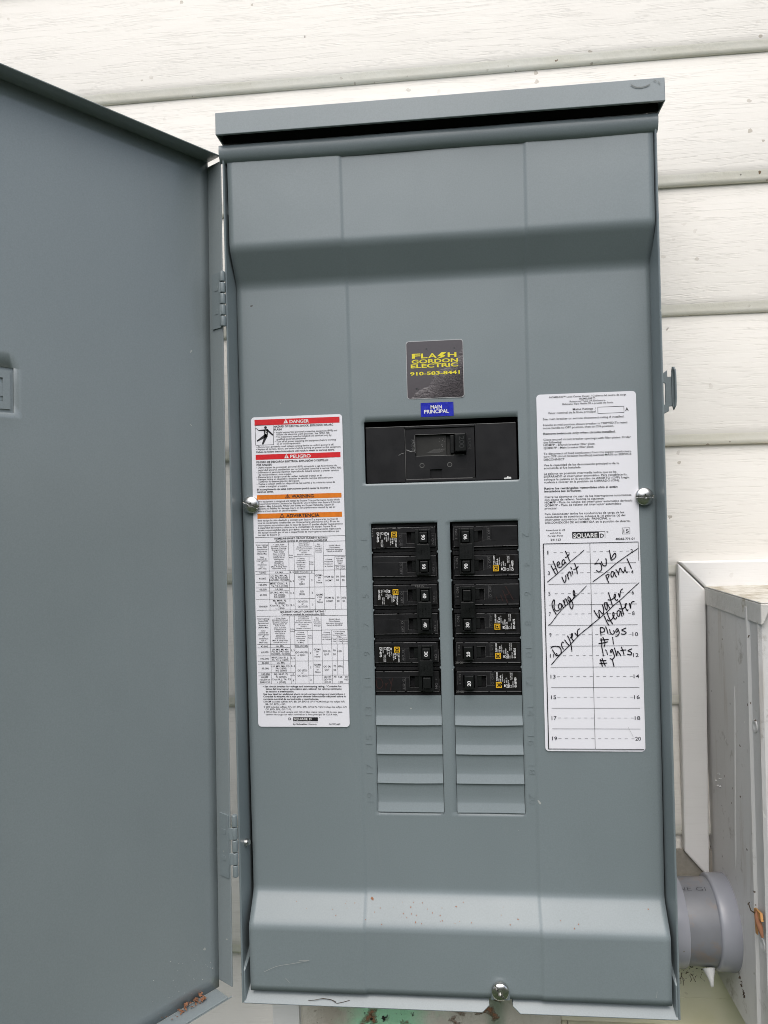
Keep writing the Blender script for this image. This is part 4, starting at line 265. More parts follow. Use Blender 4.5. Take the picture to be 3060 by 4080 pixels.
# ------------------------------------------------------------------ mesh helpers
class MB:
    def __init__(s): s.v = []; s.f = []; s.mi = []
    def add(s, verts, faces, m=0):
        o = len(s.v); s.v += [tuple(p) for p in verts]
        for f in faces: s.f.append([i+o for i in f]); s.mi.append(m)
        return s
    def box(s, x0, x1, y0, y1, z0, z1, m=0):
        if x0 > x1: x0, x1 = x1, x0
        if y0 > y1: y0, y1 = y1, y0
        if z0 > z1: z0, z1 = z1, z0
        v = [(x, y, z) for x in (x0, x1) for y in (y0, y1) for z in (z0, z1)]
        return s.add(v, [(0, 1, 3, 2), (4, 6, 7, 5), (0, 4, 5, 1), (2, 3, 7, 6), (0, 2, 6, 4), (1, 5, 7, 3)], m)
    def hexa(s, p, m=0):      # p: four points then the four opposite
        return s.add(p, [(3, 2, 1, 0), (4, 5, 6, 7), (0, 1, 5, 4), (1, 2, 6, 5), (2, 3, 7, 6), (3, 0, 4, 7)], m)
    def rect(s, x0, x1, z0, z1, y, m=0):
        return s.add([(x0, y, z0), (x1, y, z0), (x1, y, z1), (x0, y, z1)], [(0, 1, 2, 3)], m)
    def line(s, x0, z0, x1, z1, w, y, m=0):
        d = Vector((x1-x0, z1-z0)); L = d.length or 1; nx, nz = -d.y/L*w/2, d.x/L*w/2
        return s.add([(x0-nx, y, z0-nz), (x1-nx, y, z1-nz), (x1+nx, y, z1+nz), (x0+nx, y, z0+nz)], [(0, 1, 2, 3)], m)
    def extrude_x(s, prof, x0, x1, m=0, closed=True, segs=1):   # prof: (y,z) list
        n = len(prof); vs = []
        for k in range(segs+1):
            x = x0+(x1-x0)*k/segs; vs += [(x, y, z) for y, z in prof]
        fs = []
        for k in range(segs):
            for i in range(n if closed else n-1):
                j = (i+1) % n; a = k*n
                fs.append((a+i, a+j, a+n+j, a+n+i))
        if closed: fs += [tuple(range(n-1, -1, -1)), tuple(segs*n+i for i in range(n))]
        return s.add(vs, fs, m)
    def disc(s, x, z, r, y, m=0, n=20, sx=1, sz=1):
        return s.add([(x+r*sx*math.cos(2*math.pi*i/n), y, z+r*sz*math.sin(2*math.pi*i/n)) for i in range(n)], [tuple(range(n))], m)
    def ring(s, x, z, r0, r1, y, m=0, n=24):
        v = [];f = []
        for i in range(n):
            a = 2*math.pi*i/n; v += [(x+r0*math.cos(a), y, z+r0*math.sin(a)), (x+r1*math.cos(a), y, z+r1*math.sin(a))]
        for i in range(n): j = (i+1) % n; f.append((2*i, 2*j, 2*j+1, 2*i+1))
        return s.add(v, f, m)
    def lathe(s, prof, origin, axis='X', n=40, m=0, arc=(0, 2*math.pi)):   # prof: (along, radius)
        k = len(prof); v = []; f = []
        for i in range(n+1):
            a = arc[0]+(arc[1]-arc[0])*i/n
            for t, r in prof:
                c_, s_ = r*math.cos(a), r*math.sin(a)
                v.append({'X': (origin[0]+t, origin[1]+c_, origin[2]+s_), 'Y': (origin[0]+c_, origin[1]+t, origin[2]+s_), 'Z': (origin[0]+c_, origin[1]+s_, origin[2]+t)}[axis])
        for i in range(n):
            for j in range(k-1): f.append((i*k+j, i*k+j+1, (i+1)*k+j+1, (i+1)*k+j))
        return s.add(v, f, m)
    def rrect(s, x0, x1, z0, z1, y, r, m=0, th=0):
        pts = []
        for cx, cz, a0 in ((x1-r, z1-r, 0), (x0+r, z1-r, 90), (x0+r, z0+r, 180), (x1-r, z0+r, 270)):
            for k in range(7): a = R(a0+k*15); pts.append((cx+r*math.cos(a), cz+r*math.sin(a)))
        n = len(pts); v = [(x, y, z) for x, z in pts]; f = [tuple(range(n-1, -1, -1))]
        if th:
            v += [(x, y+th, z) for x, z in pts]
            f += [(i, (i+1) % n, n+(i+1) % n, n+i) for i in range(n)]
        return s.add(v, f, m)
    def map(s, fn): s.v = [tuple(fn(*p)) for p in s.v]; return s
    def obj(s, name, mats, parent=None, smooth=0, bevel=0, origin=None, label=None):
        o0 = parent['_o'] if parent is not None and '_o' in parent else (origin or (0, 0, 0))
        me = bpy.data.meshes.new(name)
        me.from_pydata([((x-o0[0])*U, (y-o0[1])*U, (z-o0[2])*U) for x, y, z in s.v], [], s.f)
        mats = mats if isinstance(mats, (list, tuple)) else [mats]
        for m in mats: me.materials.append(m)
        if any(s.mi): me.polygons.foreach_set('material_index', s.mi)
        me.validate(); me.update()
        o = bpy.data.objects.new(name, me); COL.objects.link(o)
        if smooth:
            me.shade_smooth(); me.set_sharp_from_angle(angle=R(smooth))
        if bevel:
            b = o.modifiers.new('bevel', 'BEVEL'); b.width = bevel*U; b.segments = 2; b.limit_method = 'ANGLE'; b.angle_limit = R(35)
            b.harden_normals = False
        if parent is not None: o.parent = parent; o['_o'] = o0
        else: o.location = (o0[0]*U, o0[1]*U, (o0[2]+HZ)*U); o['_o'] = o0
        if label: o['label'] = label
        return o

def thing(name, label, cat, loc, group=None):
    o = bpy.data.objects.new(name, None); COL.objects.link(o); o.empty_display_size = .05
    o.location = (loc[0]*U, loc[1]*U, (loc[2]+HZ)*U); o['_o'] = tuple(loc); o['label'] = label; o['category'] = cat
    if group: o['group'] = group
    return o
def tag(o, label, cat, group=None):
    o['label'] = label; o['category'] = cat
    if group: o['group'] = group
    return o

_tc = {}
def glyphs(s, bold):
    k = (s, bold)
    if k not in _tc:
        cu = bpy.data.curves.new('t', 'FONT'); cu.body = s; cu.size = 1; cu.resolution_u = 2 if len(s) > 12 else 4
        cu.offset = {0: .007, 1: .022, 2: .026, -1: -.022}[bold]
        ob = bpy.data.objects.new('t', cu); me = ob.to_mesh()
        v = [tuple(p.co) for p in me.vertices]; f = [tuple(p.vertices) for p in me.polygons]
        ob.to_mesh_clear(); bpy.data.objects.remove(ob); bpy.data.curves.remove(cu)
        _tc[k] = (v, f)
    return _tc[k]
HH = max(p[1] for p in glyphs('H', 0)[0])
def text(mb, s, x0, x1, z, cap, y, m=0, bold=0):
    v, f = glyphs(s, bold)
    if not v: return
    a = min(p[0] for p in v); b = max(p[0] for p in v); sx = (x1-x0)/(b-a); sz = cap/HH
    mb.add([(x0+(p[0]-a)*sx, y, z+p[1]*sz) for p in v], f, m)
def text_dir(mb, s, o, rd, ud, length, cap, m=0, bold=0, th=0):
    v, f = glyphs(s, bold); a = min(p[0] for p in v); b = max(p[0] for p in v); sx = length/(b-a); sz = cap/HH
    o, rd, ud = Vector(o), Vector(rd), Vector(ud)
    pts = [o+rd*((p[0]-a)*sx)+ud*(p[1]*sz) for p in v]
    mb.add(pts, f, m)
    if th:                                    # solid, raised lettering: side walls round every outline edge
        n = rd.cross(ud); cnt = {}
        for fc in f:
            for i in range(len(fc)):
                e = (fc[i], fc[(i+1) % len(fc)]); cnt[e] = 1
        edges = [e for e in cnt if (e[1], e[0]) not in cnt]
        k = len(mb.v); base = {}
        for e in edges:
            q = [pts[e[0]], pts[e[1]], pts[e[1]]-n*th, pts[e[0]]-n*th]
            mb.add(q, [(3, 2, 1, 0)], m)
def smooth_path(pts, sub=5):
    if len(pts) < 3: return [Vector(p) for p in pts]
    P = [Vector(p) for p in pts]; P = [P[0]*2-P[1]]+P+[P[-1]*2-P[-2]]; out = []
    for i in range(1, len(P)-2):
        for k in range(sub):
            t = k/sub; a, b, c, d = P[i-1:i+3]
            out.append(.5*((2*b)+(c-a)*t+(2*a-5*b+4*c-d)*t*t+(3*b-a-3*c+d)*t**3))
    out.append(P[-2]); return out
def stroke(mb, pts, w, y, m=0, taper=.6):
    P = smooth_path(pts); n = len(P); v = []
    for i, p in enumerate(P):
        d = (P[min(i+1, n-1)]-P[max(i-1, 0)]); d = d/(d.length or 1)
        k = w*(1+.12*math.sin(i*1.7))*(taper if i in (n-1,) else 1)
        nx, nz = -d.y*k/2, d.x*k/2
        v += [(p.x-nx, y, p.y-nz), (p.x+nx, y, p.y+nz)]
    mb.add(v, [(2*i, 2*i+2, 2*i+3, 2*i+1) for i in range(n-1)], m)
    for p in (P[0], P[-1]): mb.disc(p.x, p.y, w/2*(1 if p is P[0] else taper), y-.01, m, 10)
def tube(mb, pts, r, m=0, n=8):
    P = [Vector(p) for p in pts]; v = []; f = []
    rr = r if hasattr(r, '__len__') else [r]*len(P)
    for i, p in enumerate(P):
        d = (P[min(i+1, len(P)-1)]-P[max(i-1, 0)]).normalized(); a = d.orthogonal().normalized(); b = d.cross(a)
        for k in range(n): t = 2*math.pi*k/n; v.append(p+(a*math.cos(t)+b*math.sin(t))*rr[i])
    for i in range(len(P)-1):
        for k in range(n): j = (k+1) % n; f.append((i*n+k, i*n+j, (i+1)*n+j, (i+1)*n+k))
    f += [tuple(range(n-1, -1, -1)), tuple((len(P)-1)*n+k for k in range(n))]
    mb.add(v, f, m)

# ------------------------------------------------------------------ ground
g = MB(); n = 24
for i in range(n+1):
    for j in range(n+1):
        fx = (i/n*2-1); fy = (j/n*2-1); X = math.copysign(abs(fx)**3, fx)*400000; Yy = math.copysign(abs(fy)**3, fy)*400000
        g.v.append((X, Yy, -HZ+(random.uniform(-15, 15) if abs(X) < 20000 else 0)))
for i in range(n):
    for j in range(n): a = i*(n+1)+j; g.f.append([a, a+n+1, a+n+2, a+1]); g.mi.append(0)
go = g.obj('ground', GRASS); go['kind'] = 'structure'; go['label'] = 'lawn in front of the house wall'

tl = MB(); random.seed(4)  # unseen treeline, added to darken the low sky and its reflections
leaf_m = NT('leafy_green'); leaf_m.out(leaf_m.ramp(leaf_m.noise(leaf_m.pos((2, 2, 2)), 1, 4), [(.3, (.025, .045, .015)), (.7, (.07, .10, .035))]), .7)
for k in range(9000):
    a_ = R(random.uniform(-138, -42)); hgt = 5900+1500*math.sin(a_*5)+900*math.sin(a_*13+1)
    rr = random.uniform(14500, 17000); z = hgt*random.random()**.75; w = random.uniform(180, 420)
    cx, cy = rr*math.cos(a_), rr*math.sin(a_); d1 = Vector((random.uniform(-1, 1), random.uniform(-1, 1), random.uniform(-.6, .6))).normalized(); d2 = d1.orthogonal().normalized()
    c0_ = Vector((cx, cy, z-HZ)); tl.add([c0_-d1*w, c0_-d2*w*.6, c0_+d1*w, c0_+d2*w*.6], [(0, 1, 2, 3)])
to_ = tl.obj('added_treeline', leaf_m.m); to_['kind'] = 'stuff'; to_['label'] = 'unseen trees added behind the viewer to block the low sky'; to_['category'] = 'trees'

# ------------------------------------------------------------------ siding wall: one lapped board per course
wall = thing('siding_wall', 'cream woodgrain lap siding wall of the house behind the electrical panel', 'wall', (0, 90, -HZ))
PITCH = 124.8
def board(z0, name='siding_board'):
    prof = [(95.5, PITCH+9), (91.2, PITCH+2), (86.9, 17), (86.0, 10.2), (86.6, 8.8), (87.0, 4.0), (87.8, 1.4), (89.0, .2), (90.4, 0), (94.5, .3), (99, 3), (99, PITCH+9)]
    b = MB(); X0, X1, S = -2300, 2300, 46
    b.extrude_x(prof, X0, X1, 0, True, S)
    # the drip edge carries its own grime
    for i, f in enumerate(b.f):
        if len(f) == 4:
            zs = [b.v[k][1+1] for k in f]
            if max(zs) < 15: b.mi[i] = 1
    return b
bb = board(0)
b0 = None
for k in range(-8, 10):
    z = 441.5+PITCH*k-8*0
    if z < -1400+PITCH: pass
    if b0 is None:
        zz = z
        bb.map(lambda x, y, q: (x, y+.9*math.sin(x*.004)+.5*math.sin(x*.013+1), q+z+.9*math.sin(x*.006+.5)))
        b0 = bb.obj('siding_board', [SIDING, LIP], wall, smooth=40); base_z = z
    else:
        o = b0.copy(); COL.objects.link(o); o.parent = wall; o.location = ((random.uniform(-60, 60))*U, random.uniform(-.6, .6)*U, (z-base_z)*U)
# lower courses to the ground
for k in range(-15, -8):
    o = b0.copy(); COL.objects.link(o); o.parent = wall; o.location = (random.uniform(-60, 60)*U, 0, (441.5+PITCH*k-base_z)*U)

# ------------------------------------------------------------------ boards behind and around
t = MB(); t.box(-161.5, 92, 78, 83, -640, 330)
for x in (-60, -2, 55): t.box(x, x+1.2, 77.6, 78.2, -640, -414)
tag(t.obj('backing_board', WEATHERED, smooth=30, origin=(0, 80, -640)), 'weathered board with green and rust brown peeling paint behind the panel foot', 'board')
t = MB(); t.box(-190, -163, 76, 84, -900, 300); t.box(-163, -161.7, 79, 84, -900, 300)
tag(t.obj('corner_trim', TRIM, bevel=1.5, origin=(-176, 80, -900)), 'narrow cream vertical trim strip below the left corner of the panel', 'trim')
t = MB(); t.box(92.5, 520, 77.5, 83, -455, -345); t.box(92.5, 520, 79, 83, -482, -455.4); t.box(98.5, 520, 73, 83, -760, -482.4)
t.box(92.5, 98, 75, 83, -760, -482.8)
tag(t.obj('skirt_board', ALGAE, bevel=.8, origin=(300, 80, -760)), 'smooth cream board with yellow green algae under the grey conduit', 'board')

fr = thing('mitred_trim_frame', 'off white mitred trim frame around the grey meter box', 'trim', (238, 84, -343))
def trimpiece(name, pts, y0, y1, lab):
    m = MB(); v = [(x, y1, z) for x, z in pts]+[(x, y0, z) for x, z in pts]; m.hexa([v[4], v[5], v[6], v[7], v[0], v[1], v[2], v[3]])
    return m.obj(name, TRIM, fr, bevel=1.6, label=lab)
trimpiece('trim_board', [(211.5, -318), (233.8, -343.5), (237.4, -70.5), (212.6, -44.8)], 79, 88, 'upright trim board with mitred ends')
trimpiece('trim_board', [(213.4, -43.2), (238.4, -69.2), (460, -69.2), (460, -43.2)], 79.5, 88, 'horizontal trim board above the meter box')
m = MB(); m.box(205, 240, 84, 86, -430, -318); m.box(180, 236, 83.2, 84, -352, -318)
m.obj('dark_gap_backing', plain('shaded_cavity_wood', (.30, .28, .24), .8), fr)  # cavity shade put into the darker colour of these sheets

# ------------------------------------------------------------------ meter box
mb_ = thing('meter_box', 'dirty light grey metal meter box at right edge under a stained lid', 'meter box', (330, 20, -440))
s = MB()
YB, XF = 92, 238
s.box(XF, XF+1.6, -22, YB, -431, -70)
s.obj('side_panel', METER, mb_, bevel=.6)
s = MB()   # folded front corner with a ridge
prof = [(XF, -22), (XF-1.6, -24), (XF-1.8, -28), (XF+.2, -30.5), (XF+.4, -47), (XF-1.0, -49.5), (XF+1.0, -52.5), (XF+5, -53.5), (XF+40, -54), (XF+210, -54), (XF+210, -50), (XF+6, -50), (XF+4, -22)]
nv = len(prof)
s.add([(x, y, -427) for x, y in prof]+[(x, y, -74) for x, y in prof], [(i, (i+1) % nv, nv+(i+1) % nv, nv+i) for i in range(nv)]+[tuple(range(nv-1, -1, -1)), tuple(range(nv, 2*nv))])
s.obj('front_cover', METER, mb_, smooth=30)
s = MB(); s.box(XF+1.6, XF+205, -49, 90, -431, -429); s.box(XF+203, XF+205, -49, 90, -429, -74); s.box(XF+1.6, XF+203, 88, 90, -429, -74)
s.obj('box_shell', METER, mb_)
s = MB(); s.extrude_x([(XF, 0), (XF, 1)], 0, 1) if False else None
v = []                                   # pressed rib
for i in range(13):
    z = -146-160*i/12
    for k in range(7):
        a = math.pi*k/6; w = 2.6*(1 if 0 < i < 12 else .3)
        v.append((XF-.9*math.sin(a)*(1 if 0 < i < 12 else .2), 10+(-146-z)*.06-w*math.cos(a), z))
s.add(v, [(i*7+k, (i+1)*7+k, (i+1)*7+k+1, i*7+k+1) for i in range(12) for k in range(6)])
s.obj('pressed_rib', METER, mb_, smooth=60)
s = MB()
s.hexa([(XF-1.2, -57, -84.5), (XF-1.2, YB-6, -84.5), (XF-1.2, YB-6, -68.2), (XF-1.2, -57, -68.2), (XF+.3, -57, -84.5), (XF+.3, YB-6, -84.5), (XF+.3, YB-6, -68.2), (XF+.3, -57, -68.2)])
s.box(XF-1.2, XF+215, -57.5, 86, -68.2, -66.8)
s.box(XF+7, XF+215, -58, -56.4, -80, -68.2)
s.hexa([(XF-1.2, -58, -84.5), (XF-1.2, -56.5, -84.5), (XF-1.2, -56.5, -68.2), (XF-1.2, -58, -68.2), (XF+1, -58, -83), (XF+1, -56.5, -83), (XF+7, -56.5, -68.2), (XF+7, -58, -68.2)])
s.obj('lid', LID, mb_, bevel=1.1)
for k, (yy, zz) in enumerate([(-35, -168), (-38, -340)]):
    s = MB(); s.lathe([(0, 5.5), (-.7, 5.2), (-1.1, 3.5), (-.4, 2.4), (.2, 0)], (XF+.4, yy, zz), 'X', 20)
    s.obj('dimple', METER, mb_, smooth=50)
s = MB()
random.seed(3)
for k in range(7):
    x, y, z = XF-.8, 58+random.uniform(-10, 8), -236-k*2.2+random.uniform(-3, 3); r = random.uniform(.8, 2.3)
    s.add([(x, y-r, z), (x, y, z-r*.6), (x, y+r, z), (x, y, z+r*.7), (x-r*.8, y, z)], [(0, 1, 4), (1, 2, 4), (2, 3, 4), (3, 0, 4)])
s.obj('paint_drip', CAULK, mb_, smooth=80)
s = MB()
for k in range(9):
    z = -270-k*9+random.uniform(-2, 2); y = -54.6
    s.add([(XF+5+random.uniform(0, 3), y-.1, z), (XF+8+random.uniform(0, 4), y-.1, z-3), (XF+9, y-.1, z+4), (XF+6, y-.4, z+7)], [(0, 1, 2, 3)])
s.obj('rust_patch', MUD, mb_)

# moth-like husk
h = thing('dead_moth', 'small dried orange brown moth stuck to the meter box beside the conduit', 'moth', (XF-2, -36, -322))
w = MB(); X = XF-1.8
w.hexa([(X, -30, -315), (X, -36, -313), (X-.8, -38, -333), (X-.6, -33, -334), (X-1.2, -30, -315.5), (X-1.6, -36, -313.5), (X-1.5, -38, -333), (X-1.4, -33, -334)])
w.hexa([(X-.4, -34, -313), (X-.4, -47, -311), (X-.4, -49, -317), (X-.4, -37, -318), (X-1.6, -34, -313), (X-2.5, -47, -311), (X-2.5, -49, -317), (X-1.6, -37, -318)])
w.obj('wing', WING, h, bevel=.4)
w = MB(); tube(w, [(X-1.5, -38, -314), (X-2.5, -41, -318), (X-2, -45, -323), (X-1, -47, -330)], [1.2, 2.2, 2.4, 1.0]); w.obj('body', MUD, h, smooth=60)
w = MB(); tube(w, [(X-1, -34, -318), (X-3, -29, -318), (X-3, -24, -315), (X-1, -20, -316)], .5); tube(w, [(X-1, -20, -316), (X-1.5, -18, -318.5)], .4); w.obj('leg', HAIR, h)

# ------------------------------------------------------------------ conduit coupling between panel and meter box
cd = thing('conduit_coupling', 'fat grey plastic conduit coupling joining the panel to the meter box', 'pipe', (210, 45, -365))
AX = (0, 45, -365)
q_ = MB(); q_.lathe([(176, 36), (190, 36), (228, 36.6), (228, 30)], AX, 'X', 56); q_.obj('pipe', PVC, cd, smooth=40)
q_ = MB(); q_.lathe([(176, 30), (176, 38.6), (194.3, 38.6), (195.6, 38.0), (196, 36.5), (196, 30)], AX, 'X', 56); q_.obj('collar', PVC2, cd, smooth=40, label='pale collar beside the panel')
q_ = MB(); q_.lathe([(221.5, 30), (221.5, 38.2), (222.5, 39.4), (224, 39.8), (239, 40.2), (240.5, 39.5), (240.5, 30)], AX, 'X', 56); q_.obj('collar', PVC2, cd, smooth=40, label='pale collar beside the meter box')
q_ = MB()
vt, ft = glyphs('ONE GI', -1); aa = min(p[0] for p in vt); bb_ = max(p[0] for p in vt)
pts = []
for p in vt:
    x = 184+(p[0]-aa)/(bb_-aa)*32; ar = (p[1]/HH)*4.2; th = R(180-62)+0; ang = R(180)-R(66)-ar/36.8
    pts.append((x, AX[1]+36.9*math.cos(ang), AX[2]+36.9*math.sin(ang)))
q_.add(pts, ft); q_.obj('printed_marking', GREY_INK, cd)
q_ = MB(); tube(q_, [(214.6, 24, -396), (215.0, 19.5, -402), (215.4, 19, -406), (215.6, 19, -408), (215.4, 19, -409)], [5.5, 2.6, 1.6, 1.6, .8], n=16)
q_.obj('caulk_drip', CAULK, cd, smooth=80)
random.seed(5); q_ = MB()
def crumb(mb, x, y, z, r, flat=.5):
    vs = [(x+random.uniform(-r, r), y+random.uniform(-r, r)*.5, z+random.uniform(-r, r)*flat) for _ in range(8)]; mb.hexa(vs)
for k in range(70):
    x = random.gauss(196, 9); crumb(q_, x, random.uniform(22, 46), -401.5-abs(random.gauss(0, 1.6)), random.uniform(.4, 1.5))
for k in range(90):
    a_ = R(random.uniform(-100, -20)); crumb(q_, 240.2-random.uniform(0, 3), 45-41.5*math.sin(-a_)*.95+random.uniform(-1, 1)+random.uniform(-1.5, 1.5), -365-42.5*math.cos(a_+R(90))*0-41*abs(math.cos(R(90)+a_))*.0-41*abs(math.sin(a_))+random.uniform(-3, 1), random.uniform(.5, 1.7), 1)
for k in range(12):
    x = random.uniform(183, 212); z = -404-random.uniform(0, 5); tube(q_, [(x, 30, z), (x+random.uniform(-2, 2), 28, z-random.uniform(1, 3)), (x+random.uniform(-2, 2), 27, z-random.uniform(2, 5))], random.uniform(.15, .4), n=5)
q_.obj('debris', HAIR, cd)
q_ = MB(); tube(q_, [(184, 44, -400), (192, 42, -400.6), (203, 42, -400.4), (211, 44, -399)], [3, 4.2, 4.0, 2.5], n=14); q_.obj('filler', plain('dark_brown_filler', (.13, .10, .08), .9), cd, smooth=80)  # dark brown tube along the gap under the pipe

# ------------------------------------------------------------------ the electrical panel
PN = thing('electrical_panel', 'grey outdoor electrical panel with its door swung open to the left', 'electrical panel', (-7, 80, -414))
XL_, XR_, ZT, ZB, YF = -191.3, 178.2, 334.0, -413.5, -21.0
e = MB()
def slant(xo, sg):
    pr = [(xo, YF), (xo+.9*sg, YF-.5), (xo+1.6*sg, YF+.4), (xo+4.3*sg, 1.5), (xo+4.3*sg, 6), (xo+1.5*sg, 10), (xo+1.5*sg, 80), (xo, 80)]
    n_ = len(pr); e.add([(x, y, ZB) for x, y in pr]+[(x, y, ZT-9) for x, y in pr], [(i, (i+1) % n_, n_+(i+1) % n_, n_+i) for i in range(n_)]+[tuple(range(n_-1, -1, -1)), tuple(range(n_, 2*n_))])
slant(XL_, 1); slant(XR_, -1)
e.box(XL_, XR_, 78.5, 80, ZB, ZT); e.box(XL_, XR_, -10, 80, ZT-1.5, ZT)
e.box(XL_, 22.5, -8, 80, ZB, ZB+1.5); e.box(42, XR_, -8, 80, ZB, ZB+1.5); e.box(22.5, 42, 30, 80, ZB, ZB+1.5)
e.obj('enclosure', PAINT, PN, bevel=.3)
# rolled top lip
lip = [(-18.6, 319.4), (-20.6, 320.6), (-22.6, 323.0), (-23.7, 326.2), (-24.0, 329.5), (-23.6, 333.0), (-22.2, 334.3), (-9, 334.4), (-9, 332.9), (-21.6, 332.7), (-22.3, 329.5), (-22.1, 326.8), (-21.2, 324.4), (-19.8, 322.5), (-18.0, 321.2)]
e = MB(); e.extrude_x(lip, -193.6, 179.2, 0, True, 60)
e.map(lambda x, y, z: (x, y+.25*math.sin(x*.05), z+.35*math.sin(x*.031+1)*(1 if z < 325 else .2)))
e.obj('top_lip', PAINT, PN, smooth=50)
# bottom sloped lip with the screw notch
def lipseg(x0, x1, ch0, ch1):
    m = MB(); pts = [(x0, 1), (x1, 1)]
    def P(x, t, d=0): return (x, -21.0+t*10.5+d*.9, -413.6+t*11.4-d*.9)   # t: 0 outer edge, 1 inner edge
    ring = [(x0+(6 if ch0 else 0), 0), (x1-(6 if ch1 else 0), 0), (x1, .35), (x1, 1), (x0, 1), (x0, .35)] if (ch0 or ch1) else [(x0, 0), (x1, 0), (x1, 1), (x0, 1)]
    if not ch0: ring = [(x0, t_) if x == x0 else (x, t_) for x, t_ in ring]
    n_ = len(ring); m.add([P(x, t_) for x, t_ in ring]+[P(x, t_, 1.3) for x, t_ in ring], [tuple(range(n_)), tuple(range(2*n_-1, n_-1, -1))]+[(i, i+n_, (i+1) % n_+n_, (i+1) % n_) for i in range(n_)])
    return m
for a in (lipseg(XL_+1.6, 22.5, 0, 1), lipseg(42, XR_-1.6, 1, 0)): a.obj('bottom_lip', PAINT, PN, bevel=.4)
e = MB()
for x0, sg in ((XL_+1.6, 1), (XR_-1.6, -1)):
    e = MB(); e.hexa([(x0, -20, -412), (x0, -6, -402), (x0, -6, -370), (x0, -20, -386), (x0+1.4*sg, -20, -412), (x0+4.4*sg, -6, -402), (x0+4.4*sg, -6, -374), (x0+1.4*sg, -20, -386)])
    e.obj('corner_gusset', PAINT, PN, bevel=.4)
e = MB(); e.box(XL_+2, XR_-2, 50, 60, -330, 330); e.obj('interior_tray', DARK, PN)  # shade of the hollow box put into a near-black back sheet

# hood
hd = MB(); x0, x1, yf, z0, z1 = -193.2, 182.8, -33.0, 338.5, 358.0
hd.hexa([(x0, yf, z0), (x1, yf, z0), (x1, yf+.6, z1), (x0, yf+.6, z1), (x0, yf+1.4, z0), (x1, yf+1.4, z0), (x1, yf+2.0, z1), (x0, yf+2.0, z1)]); hd.hexa([(x0, yf+1.8, z1-1.4), (x1, yf+1.8, z1-1.4), (x1, 80, z1+5), (x0, 80, z1+5), (x0, yf+1.8, z1), (x1, yf+1.8, z1), (x1, 80, z1+6.4), (x0, 80, z1+6.4)])
hd.box(x0, x0+1.3, yf+1.4, 80, z0, z1-1.4); hd.box(x1-1.3, x1, yf+1.4, 80, z0, z1-1.4)
hd.box(x0+1.3, x1-1.3, yf+1.4, yf+2.6, z0, z0+3)
hd.obj('rain_hood', PAINT, PN, bevel=.6)
e = MB(); e.box(x0+1.4, x1-1.4, -14, -12, z0+1, z1-1.5); e.obj('hood_shade_sheet', DARK, PN)  # near-black sheet standing in for the shade up inside the hood

# dead front cover ----------------------------------------------------
def lin(z):
    if z > 245: return -18
    if z > 216: return -18*(z-216)/29
    if z > -324: return 0
    if z > -347: return -18*(-324-z)/23
    return -18
def prof(z): return sum(lin(z+d) for d in (-3.3, -2.2, -1.1, 0, 1.1, 2.2, 3.3))/7
def XLs(z): return -187.0+(243-z)*.0052
def XRs(z): return 175.3-(243-z)*.0048
def CLs(z): return -86.9+(243-z)*.0072
def CRs(z): return 69.9-(243-z)*.0042
def sst(t): t = max(0, min(1, t)); return t*t*(3-2*t)
def outer(x, z):   # 1 outside the centre channel
    return 1-sst((x-CLs(z)+2.2)/4.4)*sst((CRs(z)+2.2-x)/4.4)
from mathutils import noise as mn
def Yd(x, z):
    w = .45*mn.noise(Vector((x*.012, z*.008, 3)))+.12*mn.noise(Vector((x*.05, z*.04, 9)))
    edge = min(x-XLs(z), XRs(z)-x); w += -.8*math.exp(-max(0, edge)/5)*0
    w += .6*math.exp(-abs(edge)/6)*mn.noise(Vector((0, z*.01, 5)))
    return prof(z)-1.3*outer(x, z)+w*.8*(.2 if -80 < x < 66 and -262 < z < 96 else 1)
HOLES = [(-74.5, 60.1, 35.6, 90.4), (-70.5, -12.0, -152.4, 0.2), (-1.0, 58.0, -152.4, .2),
         (-70.5, -12.0, -254.0, -152.4), (-1.0, 58.0, -254.0, -152.4)]
xs = sorted(set([-188+k*363.5/76 for k in range(77)]+[h[i] for h in HOLES for i in (0, 1)]+[-90, -88.5, -87.5, -86.7, -86, -85.2, -84.4, -83.6, -82.8, -82, -80.5]+[65.5, 66.6, 67.4, 68.1, 68.8, 69.5, 70.2, 71, 72, 73.5]))
zs = sorted(set([-403.2+k*5.2 for k in range(140) if -403.2+k*5.2 < 321]+[h[i] for h in HOLES for i in (2, 3)]+[321.5]+[209+2.2*k for k in range(20)]+[-355+2.2*k for k in range(18)]))
def dedupe(a, keep):
    out = [a[0]]
    for v in a[1:]:
        if v-out[-1] < .55:
            if v in keep: out[-1] = v
        else: out.append(v)
    return out
kx = {h[i] for h in HOLES for i in (0, 1)}; kz = {h[i] for h in HOLES for i in (2, 3)}
xs = dedupe(xs, kx); zs = dedupe(zs, kz)
def remap(x, z):
    if x < -92: t_ = (x+188)/96.0; return XLs(z)+t_*(-92-XLs(z))
    if x > 76: t_ = (x-76)/99.5; return 76+t_*(XRs(z)-76)
    return x
df = MB(); idx = {}
def vid(i, j):
    if (i, j) not in idx:
        z = zs[j]; x = remap(xs[i], z); idx[(i, j)] = len(df.v); df.v.append((x, Yd(x, z), z))
    return idx[(i, j)]
for i in range(len(xs)-1):
    for j in range(len(zs)-1):
        cx, cz = (xs[i]+xs[i+1])/2, (zs[j]+zs[j+1])/2
        if any(a < cx < b and c < cz < d for a, b, c, d in HOLES): continue
        df.f.append([vid(i, j), vid(i+1, j), vid(i+1, j+1), vid(i, j+1)]); df.mi.append(0)
cover = df.obj('dead_front_cover', PAINT, PN, smooth=35)
so = cover.modifiers.new('thickness', 'SOLIDIFY'); so.thickness = 1.3*U; so.offset = -1
